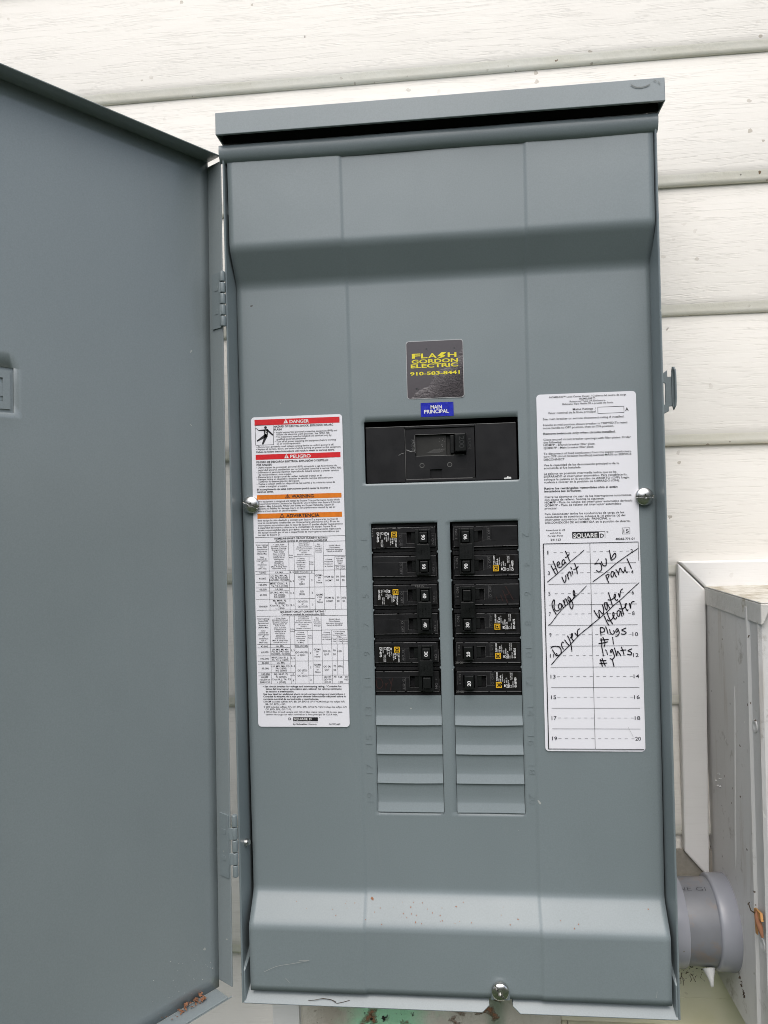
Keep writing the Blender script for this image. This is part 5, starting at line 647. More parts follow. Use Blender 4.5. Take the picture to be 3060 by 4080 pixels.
# little tabs in the openings, between breaker pairs
tb = MB()
for x0, x1 in ((-70.5, -12.0), (-1.0, 58.0)):
    for k in range(1, 6):
        z = -25.4*k
        for x, sg in ((x0, 1), (x1, -1)):
            tb.add([(x, -.05, z+1.2), (x+.9*sg, -.05, z+.4), (x+.9*sg, -.05, z-.4), (x, -.05, z-1.2), (x, 1.2, z+1.2), (x+.9*sg, 1.2, z+.4), (x+.9*sg, 1.2, z-.4), (x, 1.2, z-1.2)], [(0, 1, 2, 3), (4, 7, 6, 5), (0, 4, 5, 1), (1, 5, 6, 2), (2, 6, 7, 3)])
tb.obj('twistout_stub', PAINT, cover)
# twist-out plates
tw = None
for c_, (x0, x1) in enumerate(((-70.5, -12.0), (-1.0, 58.0))):
    for k in range(4):
        zt = -152.4-25.4*k
        m = MB(); PR = [(.2, .9), (.35, -1), (.75, -10), (.9, -16.2), (.55, -17.6), (-1.5, -24.6), (-1.35, -25.0), (0, -25.0), (2.0, -24.2), (2.2, -17.2), (2.3, 0)]
        PR = [(y+.25, z) for y, z in PR]
        sag = random.uniform(-.3, .5)
        m.extrude_x([(y, zt+z) for y, z in PR], x0+.35, x1-.35, 0, True, 10)
        def fx_(x, y, z, x0=x0, x1=x1, sag=sag, zt=zt):
            t_ = (x-x0)/(x1-x0)*2-1; low = (zt-z)/25.4
            return (x, y-.4*sag*(1-t_*t_)*low, z-sag*(1-t_*t_)*(1 if low > .6 else 0))
        m.map(fx_); m.obj('twistout_plate', PAINT, cover, smooth=30)
# stamped numbers
for i in range(10):
    zc = -25.4*i-12.6
    for side in (0, 1):
        sN = str(2*i+1+side); m = MB(); L_ = 3.6 if len(sN) == 1 else 8.2
        if sN == '1': L_ = 2.6
        dx = -.2*i
        if side == 0: text_dir(m, sN, (-74.2+.004*i, -.32, zc-L_/2), (0, 0, 1), (-1, 0, 0), L_, 5.6, 0, -1, .15)
        else: text_dir(m, sN, (61.8, -.32, zc+L_/2), (0, 0, -1), (1, 0, 0), L_, 5.6, 0, -1, .15)
        m.obj('stamped_number', PAINT, cover)

# labels ---------------------------------------------------------------
YS = -2.1
D = DATA['left']
lb = MB(); lb.rrect(-176.2, -93.6, -178.7, 98.2, YS, 3.2, 0, .25); o = lb.obj('warning_label', PAPER, PN, label='white bilingual danger and rating label left of the breakers')
COLS = {'k': 0, 'w': 1, 'r': 2, 'o': 3, 'g': 4, 'y': 5}
LM = [INK, WHITE_INK, RED, ORANGE, GREY_INK, YELLOW]
def wire(D, key, y, mb):
    for x0, z0, x1, z1, w, c_ in D[key]: mb.line(x0, z0, x1, z1, w, y, COLS[c_])
for x0, x1, z0, z1, c_ in D['r']:
    m = MB(); m.rect(x0, x1, z0, z1, YS-.12); m.obj({'r': 'red_band', 'o': 'orange_band', 'k': 'logo_block'}[c_], LM[COLS[c_]], o)
m = MB()
for s_, x0, x1, z, cap, c_, b_ in D['t']: text(m, s_, x0, x1, z, cap, YS-.24, COLS[c_], b_)
for x, z, w, c_ in D['tri']:
    m.add([(x-w/2, YS-.2, z), (x+w/2, YS-.2, z), (x, YS-.2, z+w*.88)], [(0, 1, 2)], COLS[c_])
    if c_ == 'k': m.add([(x-w*.3, YS-.22, z+w*.12), (x+w*.3, YS-.22, z+w*.12), (x, YS-.22, z+w*.64)], [(0, 1, 2)], 3)
    k = 2 if c_ == 'w' else 0; m.rect(x-.2, x+.2, z+w*.26, z+w*.6, YS-.26, k); m.rect(x-.2, x+.2, z+w*.12, z+w*.2, YS-.26, k)
m.obj('printed_text', LM, o)
m = MB(); wire(D, 'l', YS-.12, m)
x0, x1, z0, z1 = D['pic']
for a_ in ((x0, z0, x1, z0), (x0, z1, x1, z1), (x0, z0, x0, z1), (x1, z0, x1, z1)): m.line(*a_, .35, YS-.12, 0)
lx, lz = x0, z0
for q in ((-145.4, -146.4, -142.2, -150.0),):
    pass
m.obj('table_rules', LM, o)
m = MB(); m.disc(*D['head'], 1.25, YS-.14, 0, 18)
for f_ in D['figs']:
    for (xa, za, wa), (xb, zb_, wb) in zip(f_, f_[1:]):
        d = Vector((xb-xa, zb_-za)).normalized(); nx, nz = -d.y, d.x
        m.add([(xa-nx*wa/2, YS-.14, za-nz*wa/2), (xb-nx*wb/2, YS-.14, zb_-nz*wb/2), (xb+nx*wb/2, YS-.14, zb_+nz*wb/2), (xa+nx*wa/2, YS-.14, za+nz*wa/2)], [(0, 1, 2, 3)], 0)
    m.disc(f_[-1][0], f_[-1][1], f_[-1][2]/2, YS-.14, 0, 10)
hx, hz = D['head']
m.add([(hx+.1, YS-.2, hz-2.2), (hx+1.0, YS-.2, hz-3.9), (hx+.2, YS-.2, hz-4.0), (hx+1.2, YS-.2, hz-6.3), (hx-.9, YS-.2, hz-4.8), (hx-.1, YS-.2, hz-4.6)], [(0, 1, 2, 3, 4, 5)], 1)
m.obj('shock_pictogram', LM, o)

D = DATA['right']
lb = MB(); lb.rrect(76.2, 160.0, -199.0, 108.3, YS, 3.2, 0, .25); o = lb.obj('instruction_label', PAPER, PN, label='white instruction label right of the main breaker')
m = MB()
for s_, x0, x1, z, cap, c_, b_ in D['t']: text(m, s_, x0, x1, z, cap, YS-.24, COLS[c_], b_)
wire(D, 'l', YS-.12, m); m.obj('printed_text', LM, o)
for x0, x1, z0, z1, c_ in D['r']:
    m = MB(); m.rect(x0, x1, z0, z1, YS-.12); m.obj('logo_block', INK, o)
bx = D['box']
m = MB(); x0, x1, z0, z1 = bx[0]-.6, bx[1]+.1, bx[2]-.6, bx[3]+.4
m.add([(x0, YS-.18, z0), (x1, YS-.45, z0-.3), (x1+.1, YS-.3, z1), (x0, YS-.18, z1), (x0, YS-.02, z0), (x1, YS-.25, z0-.3), (x1, YS-.1, z1), (x0, YS-.02, z1)], [(0, 1, 2, 3), (0, 4, 5, 1), (1, 5, 6, 2)])
o = m.obj('circuit_directory', PAPER, PN, label='handwritten circuit directory card numbered 1 to 20')
m = MB(); wire(D, 'd', YS-.62, m)
for s_, x0, x1, z, cap, c_, b_ in D['dt']: text(m, s_, x0, x1, z, cap, YS-.62, COLS[c_], b_)
m.obj('printed_grid', LM, o)
m = MB()
for w, p in D['S']: stroke(m, p, w, YS-.75)
m.obj('handwriting', MARKER, o)

D = DATA['mid']
m = MB(); m.rrect(-35.7, 14.6, 109.0, 160.0, -.45, 2.6, 0, .4); m.rrect(-35.2, 14.1, 109.5, 159.5, -.52, 2.3, 1)
o = m.obj('contractor_sticker', [plain('pale_sticker_edge', (.45, .46, .47), .4), STICKER], PN, label='dark glossy contractor sticker with yellow lettering and bubbled corner')
m = MB(); m2 = MB()
for s_, x0, x1, z, cap, c_, b_ in D['t']:
    if c_ == 'y': text(m, s_, x0, x1, z, cap, -.68, 0, b_)
    else: text(m2, s_, x0, x1, z, cap, -.62, 0, b_)
m.add([(x, -.76, z) for x, z in D['bolt']], [(0, 1, 2, 3), (0, 3, 6, 7), (3, 4, 5, 6)]); m.obj('yellow_lettering', YELLOW, o)
mb2 = MB(); mb2.rect(-23.9, 4.8, 93.1, 105.4, -.5); o = mb2.obj('main_sticker', BLUE, PN, label='small blue sticker reading main principal')
m2.obj('white_lettering', WHITE_INK, o)

# screws ------------------------------------------------------------------
def screw(name, x, z, y, ang, lab, r=7.4, h=3.1):
    m = MB(); NR, NA = 30, 120
    for i in range(NR+1):
        rr = r*i/NR
        for k in range(NA):
            a_ = 2*math.pi*k/NA; px, pz = rr*math.cos(a_), rr*math.sin(a_)
            hh = h*math.sqrt(max(0, 1-(rr/r)**2*.93))
            u_ = px*math.cos(ang)+pz*math.sin(ang); v_ = -px*math.sin(ang)+pz*math.cos(ang)
            dep = 0
            if abs(v_) < .75: dep = 2.0
            if abs(u_)+abs(v_) < 2.2: dep = 2.4
            m.v.append((x+px, y-max(.1, hh-dep), z+pz))
    for i in range(NR):
        for k in range(NA):
            j = (k+1) % NA; m.f.append([i*NA+k, i*NA+j, (i+1)*NA+j, (i+1)*NA+k]); m.mi.append(0)
    m.lathe([(0, r), (3.2, r), (3.2, 3.2), (9, 3.2)], (x, y-.1, z), 'Y', 40)
    return m.obj(name, STEEL, PN, smooth=40, label=lab)
screw('cover_screw', -177.4, 19.8, -5.0, R(-24), 'silver cover screw overlapping the warning label')
screw('cover_screw', 164.2, 17.9, -5.0, R(0), 'silver cover screw beside the instruction label')
screw('cover_screw', 31.7, -395.2, -22.0, R(-52), 'silver cover screw at the bottom notch', 7.2)
m = MB(); m.hexa([(24, -19.6, -403.6), (40, -19.6, -403.6), (39, -19.8, -396), (25, -19.8, -396), (24, -18.5, -403.6), (40, -18.5, -403.6), (39, -18.5, -396), (25, -18.5, -396)])
m.obj('screw_tab', PAINT, cover, bevel=.3)
m = MB(); m.hexa([(25, 4, -440), (39, 4, -440), (38, -12, -404), (26, -12, -404), (25, 6, -440), (39, 6, -440), (38, -10, -404), (26, -10, -404)])
# hasp on the right side -------------------------------------------------
HP = MB()
yy = 14
HP.add([(178, yy, 119), (190.6, yy, 127.8), (190.6, yy, 122), (194.6, yy, 122), (194.6, yy, 96), (191.4, yy, 96), (191.4, yy, 92), (178, yy, 85), (178, yy, 93.2), (185.5, yy, 95.4), (188.3, yy, 98.5), (188.6, yy, 116), (186.4, yy, 117.4), (184, yy, 115.5), (178, yy, 112)]+
       [(178, yy+1.6, 119), (190.6, yy+1.6, 127.8), (190.6, yy+1.6, 122), (194.6, yy+1.6, 122), (194.6, yy+1.6, 96), (191.4, yy+1.6, 96), (191.4, yy+1.6, 92), (178, yy+1.6, 85), (178, yy+1.6, 93.2), (185.5, yy+1.6, 95.4), (188.3, yy+1.6, 98.5), (188.6, yy+1.6, 116), (186.4, yy+1.6, 117.4), (184, yy+1.6, 115.5), (178, yy+1.6, 112)],
       [tuple(range(15)), tuple(range(29, 14, -1))]+[(k, k+15, (k+1) % 15+15, (k+1) % 15) for k in range(15)])
HP.obj('hasp_bracket', PAINT, PN, bevel=.5)
HP = MB()
v = []
for i, z in enumerate((92.5, 96, 103, 112, 121, 127, 130)):
    t0 = (.2, .8, 1, 1, 1, .9, .45)[i]
    for k in range(7): a_ = R(-30+k*26); v.append((195.0+2.2*t0*math.cos(a_)-.8*(1-t0), yy-3+3.6*t0*math.sin(a_), z))
HP.add(v, [(i*7+k, i*7+k+1, (i+1)*7+k+1, (i+1)*7+k) for i in range(6) for k in range(6)])
ho = HP.obj('hasp_curl', PAINT, PN, smooth=60); so = ho.modifiers.new('thickness', 'SOLIDIFY'); so.thickness = 1.4*U
HP = MB(); HP.lathe([(0, 1.4), (1.6, 1.2), (2.2, 0)], (175.6, -12, 288), 'X', 12); HP.lathe([(0, 2.6), (-2.6, 2.2), (-3.4, 0)], (XR_-1.5, -10, 289), 'X', 16)
HP.obj('side_dimple', PAINT, PN, smooth=50)
HP = MB(); HP.hexa([(-187.9, -14, 289), (-189.7, -14, 276), (-186.5, -15, 277), (-186.5, -15, 279), (-189.7, -9, 289), (-189.7, -9, 276), (-186.5, -9, 277), (-186.5, -9, 279)])
HP.obj('side_tab', PAINT, PN, bevel=.3)

HP = MB(); tube(HP, [(-189.8, -9, -279), (-186.4, -9.3, -279.4)], 3.4, n=14); tube(HP, [(-186.6, -9.3, -279), (-184.6, -9.6, -278.6)], 2.3, n=10); HP.obj('rivet', STEEL, PN, smooth=60)

# ------------------------------------------------------------------ door
AD = R(124.49); DD = (math.cos(AD), -math.sin(AD)); NN = (math.sin(AD), math.cos(AD)); HX, HY = -195.1, -21.0
def DP(s, n, z):
    s2 = s-1.2+(198.7-z)*.0116
    return (HX+DD[0]*s2+NN[0]*n, HY+DD[1]*s2+NN[1]*n, z)
W_ = 372; ZD0, ZD1 = -403.6, 326.4
def dbox(m, s0, s1, n0, n1, z0, z1):
    m.hexa([DP(s0, n0, z0), DP(s1, n0, z0), DP(s1, n0, z1), DP(s0, n0, z1), DP(s0, n1, z0), DP(s1, n1, z0), DP(s1, n1, z1), DP(s0, n1, z1)])
door = MB()
# slightly wavy pressed sheet
nx_, nz_ = 40, 60; LG = (173.6, 206, 87.2, 119.6)
ss = sorted(set([W_*k/nx_ for k in range(nx_+1)]+[LG[0], LG[1]])); zz_ = sorted(set([ZD0+(ZD1-ZD0)*k/nz_ for k in range(nz_+1)]+[LG[2], LG[3]]))
ix = {}
for i, s_ in enumerate(ss):
    for j, z in enumerate(zz_):
        ed = min(s_, W_-s_, z-ZD0, ZD1-z); w = (1-math.exp(-ed/14))*(.8*mn.noise(Vector((s_*.009, z*.006, 1)))+.15*mn.noise(Vector((s_*.04, z*.03, 4))))
        if LG[0]-4 < s_ < LG[1]+4 and LG[2]-4 < z < LG[3]+4: w = .1
        ix[(i, j)] = len(door.v); door.v.append(DP(s_, -18+w, z))
for i in range(len(ss)-1):
    for j in range(len(zz_)-1):
        cs, cz = (ss[i]+ss[i+1])/2, (zz_[j]+zz_[j+1])/2
        if LG[0] < cs < LG[1] and LG[2] < cz < LG[3]: continue
        door.f.append([ix[(i, j)], ix[(i, j+1)], ix[(i+1, j+1)], ix[(i+1, j)]]); door.mi.append(0)
DR = door.obj('door', PAINT_IN, PN, smooth=30, label='open hinged door seen from inside')
so = DR.modifiers.new('thickness', 'SOLIDIFY'); so.thickness = 1.2*U; so.offset = -1
fl = MB()
dbox(fl, -1.2, 0, -19.0, 0, ZD0+6, ZD1-3.5); dbox(fl, W_, W_+1.2, -19, 0, ZD0, ZD1)
dbox(fl, 0, W_, -19.0, 0, ZD1, ZD1+1.2)
m4 = [DP(3, -18.2, ZD0), DP(W_, -18.2, ZD0), DP(W_, 0, ZD0-.2), DP(4, 0, ZD0-.2)]
fl.hexa(m4+[(x, y, z-1.2) for x, y, z in m4])
dbox(fl, 0, W_, -1.2, 0, ZD0-2.6, ZD0-1.4)
fl.obj('door_flange', PAINT_IN, DR, bevel=.9)
# pressed emblem
em = MB()
dbox(em, LG[0], LG[1], -19.8, -18.9, LG[2], LG[3])
a0, a1, c0, c1 = LG[0]+2.6, LG[1]-2.6, LG[2]+2.4, LG[3]-2.6
for s0, s1, z0, z1 in ((a0, a1, c1-5.2, c1), (a0, a1, c0, c0+5.2), (a0, a0+5.2, c0+5.2, c1-5.2), (a1-5.2, a1, c0+5.2, c1-5.2)): dbox(em, s0, s1, -18.9, -17.6, z0, z1)
dbox(em, a0+5.2, a0+10.5, -18.9, -17.9, c0+9, c1-9); dbox(em, a0+9.5, a1-5.2, -18.9, -18.3, c0+5.2, c1-5.2)
dbox(em, a0+5.2, a0+8.4, -18.9, -18.6, c1-9, c1-6.4); dbox(em, a0+5.2, a0+8.4, -18.9, -18.6, c0+6.4, c0+9)
em.obj('pressed_emblem', PAINT_IN, DR)
for zt, zb_, lab in ((224.5, 175.5, 'upper hinge'), (-249.5, -304, 'lower hinge')):
    hg = MB(); H_ = zt-zb_
    dbox(hg, .1, 1.2, -13, -1.0, zb_, zt)
    for k in range(2): z_ = zb_+H_*(.30+.42*k); dbox(hg, 1.2, 1.5, -9.5, -4.5, z_-2.2, z_+2.2)
    xc, yc = -193.4, -22.4
    for k in range(5):
        za, zbk = zb_+H_*k/5+.4, zb_+H_*(k+1)/5-.4
        hg.lathe([(za, 0), (za, 2.1), (za+.5, 2.5), (zbk-.5, 2.5), (zbk, 2.1), (zbk, 0)], (xc-.4*(1 if zt < 0 else 0), yc, 0), 'Z', 18)
        if k % 2 == 1:
            dbox(hg, -1.0, .3, -3, 0, za, zbk)
            p = DP(0, -1.5, za); hg.box(p[0], xc, yc-2.0, yc-1.0, za, zbk)
    hg.obj('hinge', PAINT, DR, smooth=45, bevel=.25, label=lab)
# caked mud in the door corner
random.seed(11); md = MB()
for k in range(46):
    s_ = 18+random.uniform(0, 46)*random.random()**.6; n_ = -17+random.uniform(0, 6); r = random.uniform(.5, 2.4)*(1.3 if abs(s_-30) < 12 else .7)
    p = Vector(DP(s_, n_, ZD0+.4+random.uniform(0, 3)*(1 if n_ < -13 else .2)))
    vs = [p+Vector((random.uniform(-r, r), random.uniform(-r, r), random.uniform(0, r))) for _ in range(8)]
    md.hexa(vs)
md.obj('mud_clump', MUD, DR)
md = MB()
for k in range(40):
    s_ = random.uniform(6, 70); z = ZD0+random.uniform(6, 46); r = random.uniform(.12, .35); a_ = Vector(DP(s_, -17.0, z))
    md.add([a_+Vector((-r, 0, 0)), a_+Vector((r, 0, 0)), a_+Vector((0, 0, r)), a_+Vector((0, -r, 0))], [(0, 1, 2), (0, 1, 3), (1, 2, 3), (0, 2, 3)])
md.obj('dust_speck', CAULK, DR)
# grass stem lying on the bottom lip
gs = MB(); tube(gs, [(-133, -19, -410.4), (-128, -19.5, -409.7), (-120, -18.5, -408.5), (-113, -19, -409), (-108, -20, -411.4), (-102, -19, -410.6), (-97, -18, -409.6)], .22, n=5); tube(gs, [(-121, -18.6, -408.6), (-114, -18, -409.6), (-109, -19, -410.4)], .18, n=5)
tag(gs.obj('dry_stem', HAIR, None, origin=(-115, -19, -410)), 'thin dry brown stem lying on the bottom lip of the panel', 'twig')

# ------------------------------------------------------------------ main breaker
MN = thing('main_breaker', 'wide black 200 amp main breaker with horizontal handle below the blue sticker', 'main breaker', (-7, 30, 62))
m = MB()
zt, zb_ = 85.6, 36.2
m.box(-73.6, -38.9, 2.2, 45, zb_, zt); m.box(22.8, 58.8, 2.2, 45, zb_, zt)
m.box(-38.9, 22.8, 2.2, 45, 83.4, zt); m.box(-38.9, 22.8, 2.2, 45, zb_, 38.5); m.box(-38.9, 22.8, 30, 45, 38.5, 83.4)
m.obj('housing', BLACK, MN, bevel=.45)
m = MB(); Y0 = 3.4
m.box(-38.4, -29.8, Y0, 29, 38.8, 83.1); m.box(15.0, 22.3, Y0, 29, 38.8, 83.1); m.box(-29.8, 15.0, Y0, 29, 77.9, 83.1); m.box(-29.8, 15.0, Y0, 29, 47, 59.0)
m.box(-29.8, -17.4, Y0, 29, 38.8, 47); m.box(-6.6, 15.0, Y0, 29, 38.8, 47); m.box(-17.4, -6.6, Y0+2, 29, 38.8, 47)
m.hexa([(17.8, 3.3, 39), (22.2, 3.3, 39), (22.2, 3.3, 83), (17.8, 3.3, 83), (17.8, Y0, 39), (22.2, Y0, 39), (22.2, Y0, 83), (17.8, Y0, 83)])
m.obj('breaker_face', BLACK, MN, bevel=.4)
for x in (-24.2, .2):
    m = MB(); m.disc(x, 50.7, 1.7, Y0-.06, 0, 20); m.ring(x, 50.7, 1.7, 2.1, Y0-.09, 1); m.obj('screw_hole', [DARK, FADED], MN)
m = MB(); m.box(-29.6, -2.4, 6.5, 8, 59.2, 77.7); m.box(-2.4, 14.8, 8.6, 10, 59.2, 77.7); m.obj('slide_plate', plastic('charcoal_slide', (.030, .030, .028), .5), MN, bevel=.2)
m = MB(); m.hexa([(5.2, -3, 61.6), (14.6, -5.5, 61.6), (14.6, -5.5, 77.0), (5.2, -3, 77.0), (4.6, 12, 60.6), (16.0, 12, 60.6), (16.0, 12, 77.8), (4.6, 12, 77.8)])
m.box(1.0, 4.6, 3.8, 12, 60.5, 76.5)
o = m.obj('handle', BLACK2, MN, bevel=.7)
m = MB(); text_dir(m, '200', (9.0, -4.55, 74.6), (0, 0, -1), (1, -.26, 0), 10.2, 4.2, 0, 0, .3); m.obj('raised_number', plastic('lighter_black', (.04, .042, .042), .4), o)
m = MB(); text_dir(m, 'I/ON', (16.9, Y0-.35, 73.4), (0, 0, -1), (1, 0, 0), 9.6, 2.6, 0, 0, .3); text_dir(m, 'O/OFF', (-33.6, Y0-.35, 74.4), (0, 0, -1), (1, 0, 0), 11.4, 2.8, 0, 0, .3)
m.obj('raised_text', plastic('lighter_black_b', (.045, .047, .047), .4), MN)
# pale scrapes, plaster dust and straight pale lines along the edges
random.seed(21); m = MB(); y = Y0-.12
def shard(mb, x, z, a, b, y, ang):
    pts = []; n_ = random.randint(5, 8)
    for k in range(n_):
        t_ = 2*math.pi*k/n_; rr = random.uniform(.5, 1.0); px, pz = a*rr*math.cos(t_), b*rr*math.sin(t_)
        pts.append((x+px*math.cos(ang)-pz*math.sin(ang), y, z+px*math.sin(ang)+pz*math.cos(ang)))
    mb.add(pts, [tuple(range(n_))])
for k in range(34): shard(m, -30.9+random.uniform(-1.6, .9), random.uniform(63, 73.5), random.uniform(.15, .75), random.uniform(.2, 1.1), y, random.uniform(-.6, .6))
stroke(m, [(-44.5, 60.2), (-42.5, 61.4), (-39.5, 62.2)], .35, 2.05); stroke(m, [(-37.5, 64.8), (-35.8, 64.2), (-33.5, 63.2), (-31.4, 63.6)], .7, y)
for x0, z0, x1, z1, w in ((-29.9, 62, -29.9, 77.4, .35), (-38.6, 39, -38.6, 83, .22), (-29, 59.0, 13, 59.0, .28), (-38.4, 38.7, 20, 38.7, .25), (-73.4, 85.5, 58, 85.5, .38), (-29.6, 78.0, 14, 78.0, .2)): m.line(x0, z0, x1, z1, w, 2.0 if abs(x0) > 38.5 or z1 > 84 else y)
for k in range(16): shard(m, random.uniform(-9, -3), random.uniform(61, 75), .3, .35, 6.35, 0)
for k in range(7): m.line(-20+k*1.1, 62+k*.5, -8+k*.9, 62+k*.5, .1, 6.4)
m.obj('scrape_marks', plain('scraped_grey_plastic', (.20, .20, .195), .6), MN)
m = MB(); m.box(47, 49.5, .6, 2.4, 36.3, 37.6); m.box(49.2, 53.2, .4, 2.6, 36.4, 38.2); m.box(49.8, 51, .5, 2.6, 38.0, 38.8)
tag(m.obj('plaster_crumb', CAULK, None, bevel=.3, origin=(50, 2, 37)), 'tiny white plaster crumb in the lower right corner of the main breaker opening', 'debris')

# ------------------------------------------------------------------ branch breakers
GLD = [BLACK_LABEL, WHITE_INK, GOLD, FADED]
def breaker(side, slot, poles, amps, label, serial, extra=None, scratched=False):
    """side 0: left column, label at left; side 1: right column, the same breaker turned half round"""
    zt_ = -25.4*slot; zb_ = zt_-25.4*poles
    X0, X1 = (-70.5, -12.0) if side == 0 else (-1.0, 58.0)
    H_ = 25.4*poles
    if side == 0: mp = lambda u, y, w: (X0+.6+u, y, zt_-w)
    else: mp = lambda u, y, w: (X1-.6-u*(.99), y, zb_+w)
    root = thing('circuit_breaker', label, 'circuit breaker', ((X0+X1)/2, 20, (zt_+zb_)/2), 'breakers clipped into the dead front openings')
    def bx(m, u0, u1, y0, y1, w0, w1, mi=0):
        a_, b_ = mp(u0, y0, w0), mp(u1, y1, w1); m.box(a_[0], b_[0], y0, y1, a_[2], b_[2], mi)
    def hx(m, u0, u1, w0, w1, yf, yb, gu=0, gw=0, tu=0):
        q = [(u0, yf+tu, w0), (u1, yf, w0), (u1, yf, w1), (u0, yf+tu, w1)]; r_ = [(u0-gu, yb, w0-gw), (u1+gu, yb, w0-gw), (u1+gu, yb, w1+gw), (u0-gu, yb, w1+gw)]
        m.hexa([mp(*p) for p in q]+[mp(*p) for p in r_])
    def rd(p0, p1): a_, b_ = mp(0, 0, 0), mp(*p1); return (Vector(b_)-Vector(a_)).normalized()
    DN, RT_ = Vector(mp(0, 0, 1))-Vector(mp(0, 0, 0)), Vector(mp(1, 0, 0))-Vector(mp(0, 0, 0))
    DN.normalize(); RT_.normalize()
    body = MB()
    off = 1.6 if side == 1 else 0      # the moulding is not symmetric about its centre
    for p in range(poles):
        w0 = 25.4*p; a_, b_ = w0+3.9-off*.3, w0+21.2-off*.2
        bx(body, 0, 57.2, 8, 50, w0+.35, w0+25.1)
        bx(body, 0, 57.2, 4.2, 8, w0+.35, a_-.9); bx(body, 0, 57.2, 4.2, 8, b_+.8, w0+25.1)
        bx(body, 0, 30.2, 1.6, 8, a_, b_); bx(body, 38.2, 40.6, 1.6, 8, a_, b_); bx(body, 50.6, 56.0, 1.6, 8, a_, b_)
        bx(body, 30.2, 38.2, 1.6, 8, a_, w0+7.7); bx(body, 30.2, 38.2, 1.6, 8, w0+17.9, b_)
        bx(body, 40.6, 50.6, 1.6, 8, a_, w0+6.8); bx(body, 40.6, 50.6, 1.6, 8, w0+18.2, b_)
        # shallow raised panels
        bx(body, 22.8, 30.2, 1.35, 1.6, w0+9.2, w0+20.2)
        bx(body, 52.2, 56.0, 1.35, 1.6, w0+9.4, w0+20.6)
        if not (p == 0): bx(body, 0, 22.6, 1.4, 1.6, w0+8.8, w0+20.8)
    body.obj('body', BLACK, root, bevel=.32)
    # worn edges, with their highlights painted in as broken pale lines
    ed = MB(); random.seed(slot*3+side)
    for p in range(poles):
        w0 = 25.4*p
        for w_, th in ((3.75, .5), (21.3, .28)):
            u = 0.2
            while u < 55.5:
                L__ = random.uniform(6, 24); u2 = min(56, u+L__)
                if not (poles > 1 and 37.5 < u < 51 and ((p == 0 and w_ > 10) or (p == poles-1 and w_ < 10))):
                    aa_, bb2 = mp(u, 0, w0+w_), mp(u2, 0, w0+w_); k_ = th*random.uniform(.5, 1.2)
                    ed.line(min(aa_[0], bb2[0]), aa_[2], max(aa_[0], bb2[0]), bb2[2], k_, 1.5)
                u = u2+random.uniform(0, 2)
        for (u0, w_0, u1, w_1) in ((30.4, 17.9, 38, 17.9), (30.3, 7.8, 30.3, 17.8), (26.5, 9, 26.5, 20.5), (22.9, 9.2, 30, 9.2), (56, 9.4, 56, 20.6)):
            A_, B_ = mp(u0, 0, w0+w_0), mp(u1, 0, w0+w_1); ed.line(A_[0], A_[2], B_[0], B_[2], .12, 1.28)
    ed.obj('worn_edge_highlight', plain('worn_highlight_plastic', (.17, .168, .17), .45) if 'worn_highlight_plastic' not in bpy.data.materials else bpy.data.materials['worn_highlight_plastic'], root)
    sl = MB()  # slot floors take the near-black that stands for shade
    for p in range(poles): bx(sl, 30.6, 38.0, 7.9, 7.95, 25.4*p+8, 25.4*p+17.7)
    for p in range(poles): bx(sl, 34.5, 38.2, 3.0, 7.9, 25.4*p+8.2, 25.4*p+17.5, 1)
    sl.obj('trip_slot', [DARK, BLACK2], root, bevel=.3)
    for p in range(poles):
        w0 = 25.4*p; hb = MB()
        if poles > 1: hx(hb, 42.2, 49.0, w0+7.8, w0+17.2, -6.2, 8, .35, .3, .2)
        else: hx(hb, 41.6, 49.4, w0+6.9, w0+18.6, -6.0, 8, .6, .4, 1.6)
        ho_ = hb.obj('handle', BLACK2, root, bevel=.5)
        if amps[p]:
            m_ = MB(); cen = Vector(mp(44.1 if side == 0 else 44.2, -6.55, w0+12.5)); L__ = 4.4
            text_dir(m_, amps[p], cen-DN*L__/2, DN, RT_, L__, 2.9, 0, 1); m_.obj('rating_number', WHITE_INK, ho_)
    if poles > 1:
        tie = MB()
        for (u0, u1, w_0, w_1) in ((38.4, 41.6, 5.6, H_-5.4), (49.7, 51.4, 5.6, H_-5.4), (41.6, 49.7, 5.6, 7.3), (41.6, 49.7, 17.7, 25.4+7.3), (41.6, 49.7, 25.4+17.7, H_-5.4)):
            bx(tie, u0, u1, -3.6, 1.2, w_0, w_1)
        bx(tie, 39.8, 51.0, -5.2, -3.6, 18.4, 25.4+6.6)
        to = tie.obj('handle_tie', BLACK2, root, bevel=.35)
        m_ = MB()
        for i_, (s_, u) in enumerate((('DO NOT', 48.2), ('REMOVE', 45.6), ('COMMON', 43.0), ('TRIP', 40.4))):
            L__ = 10.5 if len(s_) > 4 else 7; text_dir(m_, s_, Vector(mp(u, -5.42, 25.4-L__/2)), DN, RT_, L__, 1.6, 0, 0, .2)
        m_.obj('raised_text', BLACK2, to)
    # faint OFF / ON moulded text
    m_ = MB()
    for p in range(poles):
        w0 = 25.4*p
        text_dir(m_, 'O  OFF', Vector(mp(24.0, 1.12, w0+10.2)), DN, RT_, 9.4, 1.9, 0, -1, .2)
        text_dir(m_, 'I  ON', Vector(mp(52.6, 1.12, w0+11.0)), DN, RT_, 8.0, 2.0, 0, -1, .2)
    m_.obj('moulded_text', FADED if poles == 1 else bpy.data.materials['worn_highlight_plastic'], root)  # doubles use the pale edge-highlight grey on their black relief
    # spec label on the first pole
    lb_ = MB(); A_, B_ = mp(3.0, 0, 6.0), mp(22.6, 0, 20.9)
    lb_.rrect(min(A_[0], B_[0]), max(A_[0], B_[0]), min(A_[2], B_[2]), max(A_[2], B_[2]), 1.12, .9, 0, .3)
    lo_ = lb_.obj('rating_label', BLACK_LABEL, root)
    pr = MB(); yv = .98
